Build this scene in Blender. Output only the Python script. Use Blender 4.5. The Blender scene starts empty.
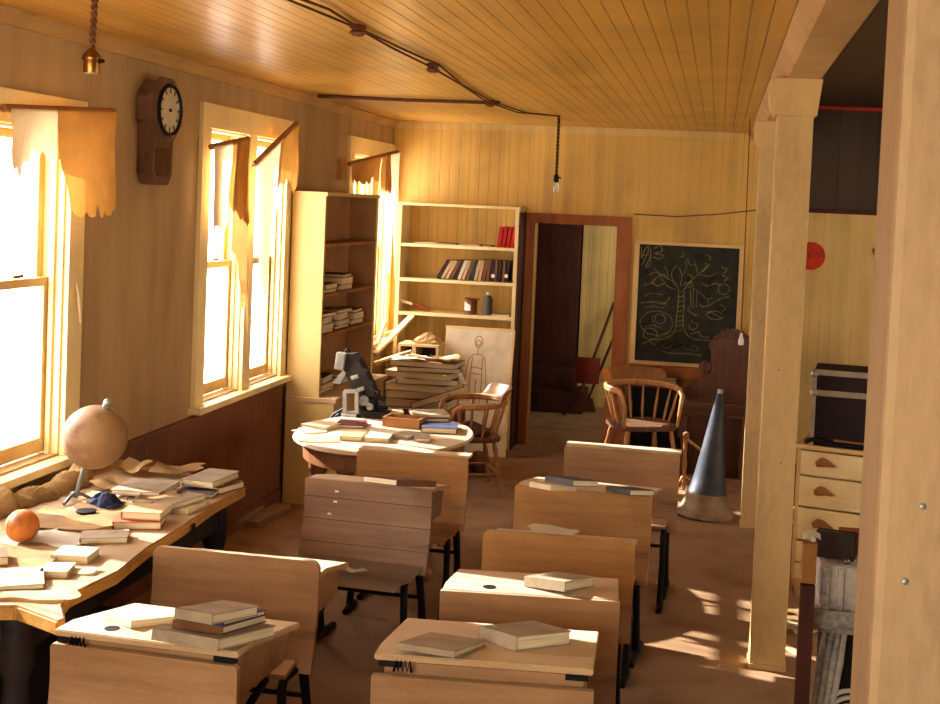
import bpy, bmesh, math, random
from mathutils import Vector, Matrix, Euler
random.seed(7)
PI = math.pi
R = math.radians
COL = bpy.context.scene.collection

# ---------------------------------------------------------------- camera
F, PX, PY, ROLL = 1250.0, 540.0, 260.0, 0.05
CAM = Vector((0, 0, 1.95))
_y = Vector(((720 - PX) / F, (215 - PY) / F, 1)).normalized()      # room depth axis seen in camera space
_u = Vector((ROLL, -1, 0))
_z = (_u - _u.dot(_y) * _y).normalized()
_x = _y.cross(_z)
if _x.x < 0:
    _x = -_x
RW = Matrix((_x, _y, _z))                                           # camera space -> room space
def ray(a, b): return RW @ Vector(((a - PX) / F, (b - PY) / F, 1))
def atz(a, b, Z):
    d = ray(a, b); return CAM + d * ((Z - CAM.z) / d.z)
def aty(a, b, Y):
    d = ray(a, b); return CAM + d * (Y / d.y)
def atx(a, b, X):
    d = ray(a, b); return CAM + d * (X / d.x)

cd = bpy.data.cameras.new('camera')
cd.sensor_width = 36.0
cd.lens = F * 36.0 / 940.0
cd.shift_x = (470 - PX) / 940.0
cd.shift_y = (PY - 352) / 940.0
cd.clip_start = 0.02
cam = bpy.data.objects.new('camera', cd)
COL.objects.link(cam)
right = RW @ Vector((1, 0, 0)); up = RW @ Vector((0, -1, 0)); back = RW @ Vector((0, 0, -1))
m = Matrix((right, up, back)).transposed().to_4x4()
m.translation = CAM
cam.matrix_world = m
bpy.context.scene.camera = cam

# ---------------------------------------------------------------- materials
def newmat(name):
    mt = bpy.data.materials.new(name); mt.use_nodes = True
    nt = mt.node_tree; nt.nodes.clear()
    out = nt.nodes.new('ShaderNodeOutputMaterial')
    b = nt.nodes.new('ShaderNodeBsdfPrincipled')
    nt.links.new(b.outputs[0], out.inputs[0])
    return mt, nt, b, out
def N(nt, t, **kw):
    n = nt.nodes.new('ShaderNode' + t)
    for k, v in kw.items():
        if k in n.inputs.keys() if isinstance(k, str) else False: n.inputs[k].default_value = v
        else: setattr(n, k, v)
    return n
def c4(c): return (c[0], c[1], c[2], 1.0)
def srgb(r, g, b):
    def f(v):
        v /= 255.0
        return v / 12.92 if v <= 0.04045 else ((v + 0.055) / 1.055) ** 2.4
    return (f(r), f(g), f(b))
def mul(c, k): return tuple(min(1, v * k) for v in c)

def ramp(nt, fac, stops):
    r = nt.nodes.new('ShaderNodeValToRGB')
    el = r.color_ramp.elements
    while len(el) < len(stops): el.new(0.5)
    for e, (p, c) in zip(el, stops):
        e.position = p; e.color = c4(c)
    nt.links.new(fac, r.inputs[0])
    return r.outputs[0]

def mat_paint(name, col, var=0.18, scale=3.0, rough=0.6, stain=None, fine=60, stretch=(1, 1, 1), spec=0.3):
    mt, nt, b, out = newmat(name)
    tc = N(nt, 'TexCoord'); mp = N(nt, 'Mapping')
    mp.inputs['Scale'].default_value = stretch
    nt.links.new(tc.outputs['Object'], mp.inputs[0])
    n1 = N(nt, 'TexNoise'); n1.inputs['Scale'].default_value = scale; n1.inputs['Detail'].default_value = 5
    nt.links.new(mp.outputs[0], n1.inputs['Vector'])
    n2 = N(nt, 'TexNoise'); n2.inputs['Scale'].default_value = fine; n2.inputs['Detail'].default_value = 3
    nt.links.new(mp.outputs[0], n2.inputs['Vector'])
    ad = N(nt, 'Math', operation='MULTIPLY_ADD'); ad.inputs[1].default_value = 0.35
    nt.links.new(n2.outputs['Fac'], ad.inputs[0]); nt.links.new(n1.outputs['Fac'], ad.inputs[2])
    lo = stain if stain else mul(col, 1 - var * 1.5)
    o = ramp(nt, ad.outputs[0], [(0.45, lo), (0.68, col), (0.95, mul(col, 1 + var))])
    nt.links.new(o, b.inputs['Base Color'])
    b.inputs['Roughness'].default_value = rough
    b.inputs['Specular IOR Level'].default_value = spec
    bp = N(nt, 'Bump'); bp.inputs['Strength'].default_value = 0.12; bp.inputs['Distance'].default_value = 0.01
    nt.links.new(n2.outputs['Fac'], bp.inputs['Height']); nt.links.new(bp.outputs[0], b.inputs['Normal'])
    return mt

def mat_wood(name, dark, light, axis='X', scale=6.0, rough=0.55, planks=None, dust=None, spec=0.3):
    """grain along axis; planks=(axis, width) draws board joints; dust=(colour, amount) lays dust on upward faces"""
    mt, nt, b, out = newmat(name)
    tc = N(nt, 'TexCoord'); mp = N(nt, 'Mapping')
    s = {'X': (0.12, 1, 1), 'Y': (1, 0.12, 1), 'Z': (1, 1, 0.12)}[axis]
    mp.inputs['Scale'].default_value = tuple(v * scale for v in s)
    nt.links.new(tc.outputs['Object'], mp.inputs[0])
    n1 = N(nt, 'TexNoise'); n1.inputs['Scale'].default_value = 3.0; n1.inputs['Detail'].default_value = 8; n1.inputs['Roughness'].default_value = 0.65
    nt.links.new(mp.outputs[0], n1.inputs['Vector'])
    n3 = N(nt, 'TexNoise'); n3.inputs['Scale'].default_value = 3.5; n3.inputs['Detail'].default_value = 2
    nt.links.new(tc.outputs['Object'], n3.inputs['Vector'])
    n5 = N(nt, 'TexNoise'); n5.inputs['Scale'].default_value = 170; n5.inputs['Detail'].default_value = 3; nt.links.new(tc.outputs['Object'], n5.inputs['Vector'])
    a0 = N(nt, 'Math', operation='MULTIPLY_ADD'); a0.inputs[1].default_value = 0.22; nt.links.new(n5.outputs['Fac'], a0.inputs[0]); nt.links.new(n1.outputs['Fac'], a0.inputs[2])
    ad = N(nt, 'Math', operation='MULTIPLY_ADD'); ad.inputs[1].default_value = 0.42
    nt.links.new(n3.outputs['Fac'], ad.inputs[0]); nt.links.new(a0.outputs[0], ad.inputs[2])
    o = ramp(nt, ad.outputs[0], [(0.6, dark), (0.72, tuple((a + c) / 2 for a, c in zip(dark, light))), (0.98, light)])
    hgt = n1.outputs['Fac']
    if planks:
        sp = N(nt, 'SeparateXYZ'); nt.links.new(tc.outputs['Object'], sp.inputs[0])
        md = N(nt, 'Math', operation='PINGPONG'); md.inputs[1].default_value = planks[1] / 2
        nt.links.new(sp.outputs[planks[0]], md.inputs[0])
        lt = N(nt, 'Math', operation='LESS_THAN'); lt.inputs[1].default_value = planks[2] if len(planks) > 2 else 0.0022
        nt.links.new(md.outputs[0], lt.inputs[0])
        mx = N(nt, 'Mix', data_type='RGBA'); mx.inputs[7].default_value = c4(mul(dark, 0.55))
        nt.links.new(lt.outputs[0], mx.inputs[0]); nt.links.new(o, mx.inputs[6]); o = mx.outputs[2]
    if dust:
        ge = N(nt, 'NewGeometry'); sp2 = N(nt, 'SeparateXYZ'); nt.links.new(ge.outputs['Normal'], sp2.inputs[0])
        n4 = N(nt, 'TexNoise'); n4.inputs['Scale'].default_value = 9; n4.inputs['Detail'].default_value = 4
        nt.links.new(tc.outputs['Object'], n4.inputs['Vector'])
        mm = N(nt, 'Math', operation='MULTIPLY', use_clamp=True); nt.links.new(sp2.outputs['Z'], mm.inputs[0])
        m2 = N(nt, 'Math', operation='MULTIPLY_ADD', use_clamp=True); m2.inputs[1].default_value = 0.6; m2.inputs[2].default_value = dust[1] - 0.3
        nt.links.new(n4.outputs['Fac'], m2.inputs[0]); nt.links.new(m2.outputs[0], mm.inputs[1])
        mx = N(nt, 'Mix', data_type='RGBA'); mx.inputs[7].default_value = c4(dust[0])
        nt.links.new(mm.outputs[0], mx.inputs[0]); nt.links.new(o, mx.inputs[6]); o = mx.outputs[2]
    nt.links.new(o, b.inputs['Base Color'])
    b.inputs['Roughness'].default_value = rough
    b.inputs['Specular IOR Level'].default_value = spec
    bp = N(nt, 'Bump'); bp.inputs['Strength'].default_value = 0.15; bp.inputs['Distance'].default_value = 0.005
    nt.links.new(hgt, bp.inputs['Height']); nt.links.new(bp.outputs[0], b.inputs['Normal'])
    return mt

def mat_bead(name, col, axis='X', width=0.08, groove=0.004, rough=0.5, var=0.15, gcol=None, gscale=0.5, spec=0.3):
    """painted matchboard: a dark groove with a bump at every board edge"""
    mt, nt, b, out = newmat(name)
    tc = N(nt, 'TexCoord'); sp = N(nt, 'SeparateXYZ'); nt.links.new(tc.outputs['Object'], sp.inputs[0])
    md = N(nt, 'Math', operation='PINGPONG'); md.inputs[1].default_value = width / 2
    nt.links.new(sp.outputs[axis], md.inputs[0])
    mr = N(nt, 'MapRange'); mr.inputs['From Min'].default_value = groove * 0.35; mr.inputs['From Max'].default_value = groove
    nt.links.new(md.outputs[0], mr.inputs['Value'])
    # per-board tone
    dv = N(nt, 'Math', operation='DIVIDE'); dv.inputs[1].default_value = width
    ro = N(nt, 'Math', operation='ROUND'); nt.links.new(sp.outputs[axis], dv.inputs[0]); nt.links.new(dv.outputs[0], ro.inputs[0])
    wn = N(nt, 'TexWhiteNoise', noise_dimensions='1D'); nt.links.new(ro.outputs[0], wn.inputs['W'])
    n1 = N(nt, 'TexNoise'); n1.inputs['Scale'].default_value = 2.2; n1.inputs['Detail'].default_value = 5
    nt.links.new(tc.outputs['Object'], n1.inputs['Vector'])
    ad = N(nt, 'Math', operation='MULTIPLY_ADD'); ad.inputs[1].default_value = 0.3
    nt.links.new(wn.outputs['Value'], ad.inputs[0]); nt.links.new(n1.outputs['Fac'], ad.inputs[2])
    o = ramp(nt, ad.outputs[0], [(0.38, mul(col, 1 - var * 1.4)), (0.62, col), (0.95, mul(col, 1 + var))])
    # groove strength varies along the board
    n2 = N(nt, 'TexNoise'); n2.inputs['Scale'].default_value = 1.3; n2.inputs['Detail'].default_value = 2
    nt.links.new(tc.outputs['Object'], n2.inputs['Vector'])
    inv = N(nt, 'Math', operation='SUBTRACT'); inv.inputs[0].default_value = 1.0; nt.links.new(mr.outputs[0], inv.inputs[1])
    st = N(nt, 'Math', operation='MULTIPLY_ADD', use_clamp=True); st.inputs[1].default_value = 1.5; st.inputs[2].default_value = gscale - 0.75
    nt.links.new(n2.outputs['Fac'], st.inputs[0])
    gm = N(nt, 'Math', operation='MULTIPLY', use_clamp=True); nt.links.new(inv.outputs[0], gm.inputs[0]); nt.links.new(st.outputs[0], gm.inputs[1])
    mx = N(nt, 'Mix', data_type='RGBA'); mx.inputs[7].default_value = c4(gcol or mul(col, 0.22))
    nt.links.new(gm.outputs[0], mx.inputs[0]); nt.links.new(o, mx.inputs[6])
    nt.links.new(mx.outputs[2], b.inputs['Base Color'])
    b.inputs['Roughness'].default_value = rough
    b.inputs['Specular IOR Level'].default_value = spec
    bp = N(nt, 'Bump'); bp.inputs['Strength'].default_value = 0.5; bp.inputs['Distance'].default_value = 0.004
    nt.links.new(mr.outputs[0], bp.inputs['Height']); nt.links.new(bp.outputs[0], b.inputs['Normal'])
    return mt

def mat_metal(name, col, rough=0.45, metallic=0.8, var=0.3):
    mt = mat_paint(name, col, var, 9, rough, fine=90)
    mt.node_tree.nodes['Principled BSDF'].inputs['Metallic'].default_value = metallic
    return mt

def mat_cloth(name, col, trans=0.5, tcol=None, alpha_noise=0):
    mt, nt, b, out = newmat(name)
    nt.nodes.remove(b)
    tc = N(nt, 'TexCoord'); n1 = N(nt, 'TexNoise'); n1.inputs['Scale'].default_value = 7; n1.inputs['Detail'].default_value = 6
    nt.links.new(tc.outputs['Object'], n1.inputs['Vector'])
    o = ramp(nt, n1.outputs['Fac'], [(0.35, mul(col, 0.72)), (0.7, col)])
    d = N(nt, 'BsdfDiffuse'); nt.links.new(o, d.inputs[0])
    t = N(nt, 'BsdfTranslucent'); t.inputs[0].default_value = c4(tcol or col)
    mx = N(nt, 'MixShader'); mx.inputs[0].default_value = trans
    nt.links.new(d.outputs[0], mx.inputs[1]); nt.links.new(t.outputs[0], mx.inputs[2])
    nt.links.new(mx.outputs[0], out.inputs[0])
    return mt

def mat_glass(name, milk=0.35):
    """old dusty window pane: mostly clear, a little milky and glossy"""
    mt, nt, b, out = newmat(name)
    nt.nodes.remove(b)
    tr = N(nt, 'BsdfTransparent'); tr.inputs[0].default_value = (0.95, 0.96, 1, 1)
    tl = N(nt, 'BsdfTranslucent'); tl.inputs[0].default_value = (0.93, 0.91, 0.98, 1)
    gl = N(nt, 'BsdfGlossy'); gl.inputs['Roughness'].default_value = 0.08
    tc = N(nt, 'TexCoord'); mp = N(nt, 'Mapping'); mp.inputs['Scale'].default_value = (1, 26, 1.2)
    nt.links.new(tc.outputs['Object'], mp.inputs[0])
    n1 = N(nt, 'TexNoise'); n1.inputs['Scale'].default_value = 2.5; n1.inputs['Detail'].default_value = 5
    nt.links.new(mp.outputs[0], n1.inputs['Vector'])
    mr = N(nt, 'MapRange'); mr.inputs['From Min'].default_value = 0.35; mr.inputs['From Max'].default_value = 0.75
    mr.inputs['To Min'].default_value = milk * 0.3; mr.inputs['To Max'].default_value = milk * 1.5
    nt.links.new(n1.outputs['Fac'], mr.inputs['Value'])
    m1 = N(nt, 'MixShader'); nt.links.new(mr.outputs[0], m1.inputs[0])
    nt.links.new(tr.outputs[0], m1.inputs[1]); nt.links.new(tl.outputs[0], m1.inputs[2])
    m2 = N(nt, 'MixShader'); m2.inputs[0].default_value = 0.04
    nt.links.new(m1.outputs[0], m2.inputs[1]); nt.links.new(gl.outputs[0], m2.inputs[2])
    nt.links.new(m2.outputs[0], out.inputs[0])
    return mt

S = srgb
DUST = S(196, 176, 148)
M = {}
M['wall_left'] = mat_paint('tan_plaster', S(178, 149, 106), 0.13, 2.4, 0.75, stretch=(1, 3, 0.5), fine=90)
M['bead'] = mat_bead('yellow_beadboard', S(206, 168, 92), 'X', 0.082, 0.006, gscale=0.02, gcol=S(150, 108, 48))
M['bead_cream'] = mat_bead('cream_beadboard', S(210, 178, 112), 'X', 0.082, 0.006, gscale=0.05, gcol=S(150, 118, 66))  # cream boards, paler than the yellow ones
M['ceil'] = mat_bead('ceiling_boards', S(204, 158, 72), 'X', 0.068, 0.0042, rough=0.3, gscale=0.62, var=0.16, spec=0.5, gcol=S(92, 60, 22))
M['cream'] = mat_paint('cream_paint', S(232, 208, 152), 0.10, 2.5, 0.55, fine=70)
M['cream_old'] = mat_paint('worn_cream_paint', S(216, 182, 122), 0.14, 4, 0.6, fine=70)
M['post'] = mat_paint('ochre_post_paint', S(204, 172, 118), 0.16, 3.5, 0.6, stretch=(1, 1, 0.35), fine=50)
M['post_near'] = mat_paint('darkened_post_paint', S(150, 124, 90), 0.22, 2.4, 0.65, stretch=(1, 1, 0.35), fine=60)  # post paint darkened to offset the strong light on the near post
M['beam'] = mat_paint('ochre_beam_paint', S(188, 150, 96), 0.15, 3, 0.6, fine=50)
M['wains'] = mat_bead('brown_wainscot', S(128, 84, 56), 'Y', 0.085, 0.005, gscale=0.3)
M['floor'] = mat_paint('sandy_floor', S(156, 125, 94), 0.10, 4, 0.9, stain=S(134, 104, 76), fine=120, spec=0.1)
M['door_trim'] = mat_wood('orange_brown_trim', S(120, 68, 34), S(172, 108, 58), 'Z', 5)
M['dark_door'] = mat_wood('dark_brown_door', S(62, 34, 24), S(92, 52, 36), 'Z', 5)
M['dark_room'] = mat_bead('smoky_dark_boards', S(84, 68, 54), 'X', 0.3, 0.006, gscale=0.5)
M['desk'] = mat_wood('desk_wood', S(120, 88, 60), S(176, 138, 98), 'X', 5, 0.5, dust=(DUST, 0.55))
M['desk2'] = mat_wood('desk_wood_golden', S(138, 96, 54), S(192, 144, 88), 'X', 5, 0.5, dust=(DUST, 0.45))
M['desk_plank'] = mat_wood('desk_wood_boards', S(108, 80, 60), S(160, 126, 96), 'X', 5, 0.5, planks=('Z', 0.094, 0.0014), dust=(DUST, 0.45))
M['desk_top'] = mat_wood('dusty_sunlit_desk_top', S(150, 112, 74), S(204, 172, 128), 'X', 5, 0.5, dust=(S(214, 196, 166), 0.75))  # pale dust, lightened further to stand in for sunlit tops
M['iron'] = mat_metal('black_cast_iron', S(38, 34, 32), 0.55, 0.5)
M['gap'] = mat_paint('hole_shade_paint', S(34, 24, 18), 0.1, 4, 0.8)
M['machine'] = mat_metal('dusty_machine_iron', S(72, 68, 64), 0.6, 0.35)
M['steel'] = mat_metal('grey_steel', S(120, 118, 112), 0.4, 0.7)
M['pale_metal'] = mat_metal('pale_grey_metal', S(168, 166, 154), 0.45, 0.4)
M['brass'] = mat_metal('old_brass', S(150, 108, 54), 0.35, 0.9)
M['table'] = mat_wood('brown_table_wood', S(104, 62, 36), S(156, 104, 64), 'Z', 6, dust=(DUST, 0.7))
M['ltable'] = mat_wood('worn_yellow_edge', S(150, 100, 40), S(206, 158, 84), 'Y', 6, dust=(S(172, 150, 120), 0.85))
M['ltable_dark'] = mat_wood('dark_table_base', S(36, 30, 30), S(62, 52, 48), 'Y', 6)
M['chair'] = mat_wood('golden_chair_wood', S(126, 80, 42), S(188, 134, 80), 'Z', 8, 0.42, dust=(S(206, 178, 134), 0.5))
M['chair_dark'] = mat_wood('brown_seat_wood', S(78, 50, 34), S(122, 84, 60), 'Z', 8, dust=(S(150, 118, 88), 0.5))
M['organ'] = mat_wood('dark_organ_wood', S(58, 34, 20), S(106, 66, 38), 'Z', 7, 0.4, dust=(S(130, 92, 60), 0.4))
M['clock'] = mat_wood('dark_clock_wood', S(84, 58, 46), S(128, 96, 76), 'Z', 7, 0.45)
M['face'] = mat_paint('clock_face_paper', S(206, 190, 158), 0.12, 8, 0.6)
M['black'] = mat_paint('black_paint', S(24, 20, 18), 0.2, 6, 0.5)
M['slate'] = mat_paint('chalkboard_slate', S(58, 58, 48), 0.35, 9, 0.85, stain=S(34, 36, 33), fine=30)
M['chalk'] = mat_paint('yellow_chalk', S(162, 142, 86), 0.3, 30, 0.9)
M['sketch'] = mat_paint('faded_brown_ink', S(176, 146, 104), 0.15, 20, 0.9)
M['paper'] = mat_paint('cream_paper', S(228, 210, 174), 0.10, 9, 0.8, fine=140)
M['paper_white'] = mat_paint('pale_paper', S(238, 228, 204), 0.06, 9, 0.8, fine=140)
M['paper_tan'] = mat_paint('tan_paper', S(198, 166, 118), 0.14, 9, 0.8, fine=140)
M['pages'] = mat_paint('page_edges', S(222, 204, 166), 0.16, 20, 0.8, stretch=(0.2, 0.2, 14))
M['shade'] = mat_cloth('amber_blind_cloth', S(206, 152, 84), 0.10, S(236, 170, 84))
M['shade_pale'] = mat_cloth('bleached_blind_cloth', S(226, 200, 150), 0.28, S(250, 228, 180))
M['shade_old'] = mat_cloth('stained_blind_cloth', S(176, 140, 88), 0.12, S(220, 170, 100))
M['glass'] = mat_glass('dusty_pane', 0.38)
M['globe'] = mat_paint('faded_globe_paper', S(150, 118, 80), 0.2, 4, 0.7, stain=S(98, 70, 44), fine=25)
M['orange'] = mat_paint('orange_rubber', S(186, 116, 52), 0.2, 10, 0.6, stain=S(126, 70, 28))
M['horn'] = mat_metal('blue_grey_horn', S(74, 76, 80), 0.5, 0.4)
M['horn_rim'] = mat_metal('dusty_horn_bell', S(150, 128, 102), 0.6, 0.3)
M['red'] = mat_paint('red_paint', S(196, 62, 36), 0.15, 8, 0.5)
M['red_book'] = mat_paint('red_book_cloth', S(184, 36, 30), 0.2, 10, 0.6)
M['trunk'] = mat_paint('dark_leather', S(46, 26, 22), 0.25, 6, 0.55)
M['twine'] = mat_paint('twisted_flex', S(120, 78, 48), 0.3, 80, 0.8)
M['wire'] = mat_paint('dark_old_wire', S(96, 58, 28), 0.2, 30, 0.7)
M['porcelain'] = mat_paint('white_porcelain', S(226, 216, 196), 0.05, 8, 0.3)
M['grey_carve'] = mat_paint('grey_iron_casting', S(188, 180, 166), 0.2, 6, 0.55, stain=S(128, 122, 116))
M['cloth'] = mat_paint('dusty_cloth', S(200, 168, 118), 0.2, 6, 0.9)
M['ground'] = mat_paint('pale_dirt', S(214, 200, 176), 0.1, 1.5, 0.9)  # pale dirt colour for the ground outside
M['blade'] = mat_paint('rusty_red_blade', S(150, 62, 34), 0.2, 8, 0.5)
M['stick'] = mat_wood('raw_lumber', S(190, 146, 84), S(238, 208, 150), 'X', 8)
M['cab_out'] = mat_paint('yellowed_cabinet_paint', S(196, 166, 106), 0.08, 2, 0.65)
M['cab_in'] = mat_paint('brown_cabinet_inside', S(176, 132, 86), 0.2, 4, 0.8)  # inside boards coloured browner than the outside
M['cardboard'] = mat_paint('brown_cardboard', S(160, 112, 66), 0.18, 6, 0.8)
BK = {}
for nm, c in dict(grey=(166, 150, 124), tan=(186, 156, 112), brown=(122, 84, 54), dark=(62, 48, 42), blue=(70, 76, 104),
                  rust=(160, 78, 44), cream=(216, 196, 156), green=(60, 66, 58), maroon=(104, 48, 44), slate=(98, 92, 88)).items():
    BK[nm] = mat_paint('book_cloth_' + nm, S(*c), 0.16, 10, 0.75, fine=90)

# ---------------------------------------------------------------- mesh helpers
def xf(loc=(0, 0, 0), rot=(0, 0, 0), scale=(1, 1, 1)):
    return Matrix.Translation(loc) @ Euler(rot).to_matrix().to_4x4() @ Matrix.Diagonal((*scale, 1))
class MB:
    def __init__(self): self.bm = bmesh.new()
    def box(self, c, s, rot=(0, 0, 0), bev=0.0, mx=None):
        t = bmesh.new(); bmesh.ops.create_cube(t, size=1.0)
        bmesh.ops.scale(t, vec=s, verts=t.verts)
        if bev > 0: bmesh.ops.bevel(t, geom=t.edges[:], offset=min(bev, min(s) * 0.45), segments=2, affect='EDGES', profile=0.7)
        return self._add(t, xf(c, rot) if mx is None else mx @ xf(c, rot))
    def b2(self, lo, hi, bev=0.0):
        return self.box([(a + b) / 2 for a, b in zip(lo, hi)], [abs(b - a) for a, b in zip(lo, hi)], bev=bev)
    def _add(self, t, mx):
        bmesh.ops.transform(t, matrix=mx, verts=t.verts)
        me = bpy.data.meshes.new('tmp'); t.to_mesh(me); t.free()
        self.bm.from_mesh(me); bpy.data.meshes.remove(me)
        return self
    def lathe(self, prof, seg=20, mx=Matrix(), cap=True):
        t = bmesh.new(); rings = []
        for r, z in prof:
            rings.append([t.verts.new((r * math.cos(2 * PI * i / seg), r * math.sin(2 * PI * i / seg), z)) for i in range(seg)])
        for a, b in zip(rings, rings[1:]):
            for i in range(seg): t.faces.new((a[i], a[(i + 1) % seg], b[(i + 1) % seg], b[i]))
        if cap:
            if prof[0][0] > 1e-4: t.faces.new(rings[0][::-1])
            if prof[-1][0] > 1e-4: t.faces.new(rings[-1])
        bmesh.ops.remove_doubles(t, verts=t.verts, dist=1e-5)
        bmesh.ops.recalc_face_normals(t, faces=t.faces)
        for f in t.faces: f.smooth = True
        for e in t.edges:
            if len(e.link_faces) == 2 and e.calc_face_angle(0) > 0.65: e.smooth = False
        return self._add(t, mx)
    def tube(self, pts, r, seg=8, closed=False):
        """r: a number or one radius per point"""
        pts = [Vector(p) for p in pts]; n = len(pts)
        rs = r if isinstance(r, (list, tuple)) else [r] * n
        t = bmesh.new(); rings = []
        prev = None
        for i, p in enumerate(pts):
            a = pts[i - 1] if i > 0 else (pts[-1] if closed else p); b = pts[(i + 1) % n] if (i < n - 1 or closed) else p
            d = (b - a).normalized()
            if prev is None:
                q = d.orthogonal().normalized()
            else:
                q = (prev - prev.dot(d) * d)
                q = q.normalized() if q.length > 1e-6 else d.orthogonal().normalized()
            prev = q; w = d.cross(q)
            rings.append([t.verts.new(p + rs[i] * (math.cos(2 * PI * k / seg) * q + math.sin(2 * PI * k / seg) * w)) for k in range(seg)])
        pr = list(zip(rings, rings[1:])) + ([(rings[-1], rings[0])] if closed else [])
        for a, b in pr:
            for k in range(seg): t.faces.new((a[k], a[(k + 1) % seg], b[(k + 1) % seg], b[k]))
        if not closed:
            t.faces.new(rings[0][::-1]); t.faces.new(rings[-1])
        bmesh.ops.recalc_face_normals(t, faces=t.faces)
        for f in t.faces: f.smooth = True
        for e in t.edges:
            if len(e.link_faces) == 2 and e.calc_face_angle(0) > 0.9: e.smooth = False
        return self._add(t, Matrix())
    def sphere(self, c, r, seg=20, sc=(1, 1, 1), rot=(0, 0, 0)):
        t = bmesh.new(); bmesh.ops.create_uvsphere(t, u_segments=seg, v_segments=max(6, seg * 2 // 3), radius=r)
        for f in t.faces: f.smooth = True
        return self._add(t, xf(c, rot, sc))
    def prism(self, pts, depth, mx=Matrix(), bev=0.0):
        """outline in local XY, extruded along +Z by depth"""
        t = bmesh.new()
        vs = [t.verts.new((p[0], p[1], 0)) for p in pts]
        f = t.faces.new(vs)
        ex = bmesh.ops.extrude_face_region(t, geom=[f])
        bmesh.ops.translate(t, vec=(0, 0, depth), verts=[v for v in ex['geom'] if isinstance(v, bmesh.types.BMVert)])
        bmesh.ops.recalc_face_normals(t, faces=t.faces)
        if bev > 0: bmesh.ops.bevel(t, geom=t.edges[:], offset=bev, segments=2, affect='EDGES')
        return self._add(t, mx)
    def grid(self, fn, nu, nv, thick=0.0, smooth=True):
        """fn(s,t) -> point, s,t in 0..1"""
        t = bmesh.new()
        vs = [[t.verts.new(fn(i / nu, j / nv)) for j in range(nv + 1)] for i in range(nu + 1)]
        for i in range(nu):
            for j in range(nv): t.faces.new((vs[i][j], vs[i + 1][j], vs[i + 1][j + 1], vs[i][j + 1]))
        if thick:
            bmesh.ops.solidify(t, geom=t.faces[:], thickness=thick)
            for e in t.edges:
                if len(e.link_faces) == 2 and e.calc_face_angle(0) > 0.9: e.smooth = False
        bmesh.ops.recalc_face_normals(t, faces=t.faces)
        if smooth:
            for f in t.faces: f.smooth = True
        return self._add(t, Matrix())
    def build(self, name, mat, parent=None, loc=None, rot=None):
        me = bpy.data.meshes.new(name); self.bm.to_mesh(me); self.bm.free()
        me.materials.append(mat)
        o = bpy.data.objects.new(name, me); COL.objects.link(o)
        if parent is not None: o.parent = parent
        if loc is not None: o.location = loc
        if rot is not None: o.rotation_euler = rot
        return o
def thing(name, label, cat, loc=(0, 0, 0), rz=0.0, group=None, rot=None):
    o = bpy.data.objects.new(name, None); COL.objects.link(o)
    o.empty_display_size = 0.05
    o.location = loc; o.rotation_euler = rot if rot else (0, 0, rz)
    o['label'] = label; o['category'] = cat
    if group: o['group'] = group
    return o
def tag(o, label, cat, group=None, kind=None):
    o['label'] = label; o['category'] = cat
    if group: o['group'] = group
    if kind: o['kind'] = kind
    return o
def struct(o): o['kind'] = 'structure'; return o
def sempty(name):
    o = bpy.data.objects.new(name, None); COL.objects.link(o); o['kind'] = 'structure'; return o
def copy_tree(o, parent=None):
    c = o.copy(); COL.objects.link(c)
    if parent is not None: c.parent = parent
    for ch in list(o.children): copy_tree(ch, c)
    return c

# ---------------------------------------------------------------- the room shell
XL, XLo = -2.7, -2.86          # left wall faces
YB, YF = 10.1, -0.45           # back wall, front wall (behind the camera)
XR = 3.3
ZC = 2.61
def wall_cells(mb, axis, lo, hi, u0, u1, z0, z1, holes):
    """wall slab between lo..hi on its normal axis with rectangular holes (u0,u1,z0,z1)"""
    us = sorted({u0, u1, *[h[0] for h in holes], *[h[1] for h in holes]})
    for a, b in zip(us, us[1:]):
        cuts = sorted([(h[2], h[3]) for h in holes if h[0] <= a + 1e-6 and h[1] >= b - 1e-6])
        z = z0
        for c0, c1 in cuts + [(z1, z1)]:
            if c0 > z + 1e-6:
                if axis == 'X': mb.b2((lo, a, z), (hi, b, c0))
                else: mb.b2((a, lo, z), (b, hi, c0))
            z = c1
    return mb
# window openings in the left wall (y0, y1, z0, z1), two sashes each
W1 = [(3.40, 4.22, 0.83, 2.18), (4.34, 4.88, 0.83, 2.18)]
W2 = [(6.31, 6.85, 0.83, 2.29), (6.97, 7.49, 0.83, 2.29)]
W3 = [(8.93, 9.42, 0.83, 2.28), (9.53, 9.98, 0.83, 2.28)]
mb = MB(); wall_cells(mb, 'X', XLo, XL, YF - 0.2, YB, 0, ZC + 0.05, W1 + W2 + W3)
struct(mb.build('wall_left', M['wall_left']))
mb = MB(); wall_cells(mb, 'Y', YB, YB + 0.14, XLo, 0.40, 0, ZC + 0.05, [(-1.485, -0.815, 0, 1.82)])
struct(mb.build('wall_back', M['bead']))
mb = MB(); mb.b2((0.40, YB, 0), (XR, YB + 0.14, 2.0)); struct(mb.build('wall_annex_lower', M['bead_cream']))
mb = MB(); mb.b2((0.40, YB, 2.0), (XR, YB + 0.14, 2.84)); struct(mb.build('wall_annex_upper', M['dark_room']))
mb = MB(); mb.b2((0.40, YB - 0.02, 2.0), (XR, YB, 2.035)); struct(mb.build('trim_1', M['dark_door']))
mb = MB(); mb.b2((0.40, YB - 0.02, 2.815), (XR, YB, 2.84)); struct(mb.build('trim_2', M['red']))
mb = MB(); wall_cells(mb, 'X', XR, XR + 0.15, YF, YB + 0.14, 0, 2.9, [(4.0, 5.6, 0.8, 2.2), (7.2, 8.8, 0.8, 2.2)])
struct(mb.build('wall_right', M['bead_cream']))
mb = MB(); wall_cells(mb, 'Y', YF - 0.2, YF, XL, XR + 0.15, 0, 2.9, [(-2.3, 0.6, 0.7, 2.45)])
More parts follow.
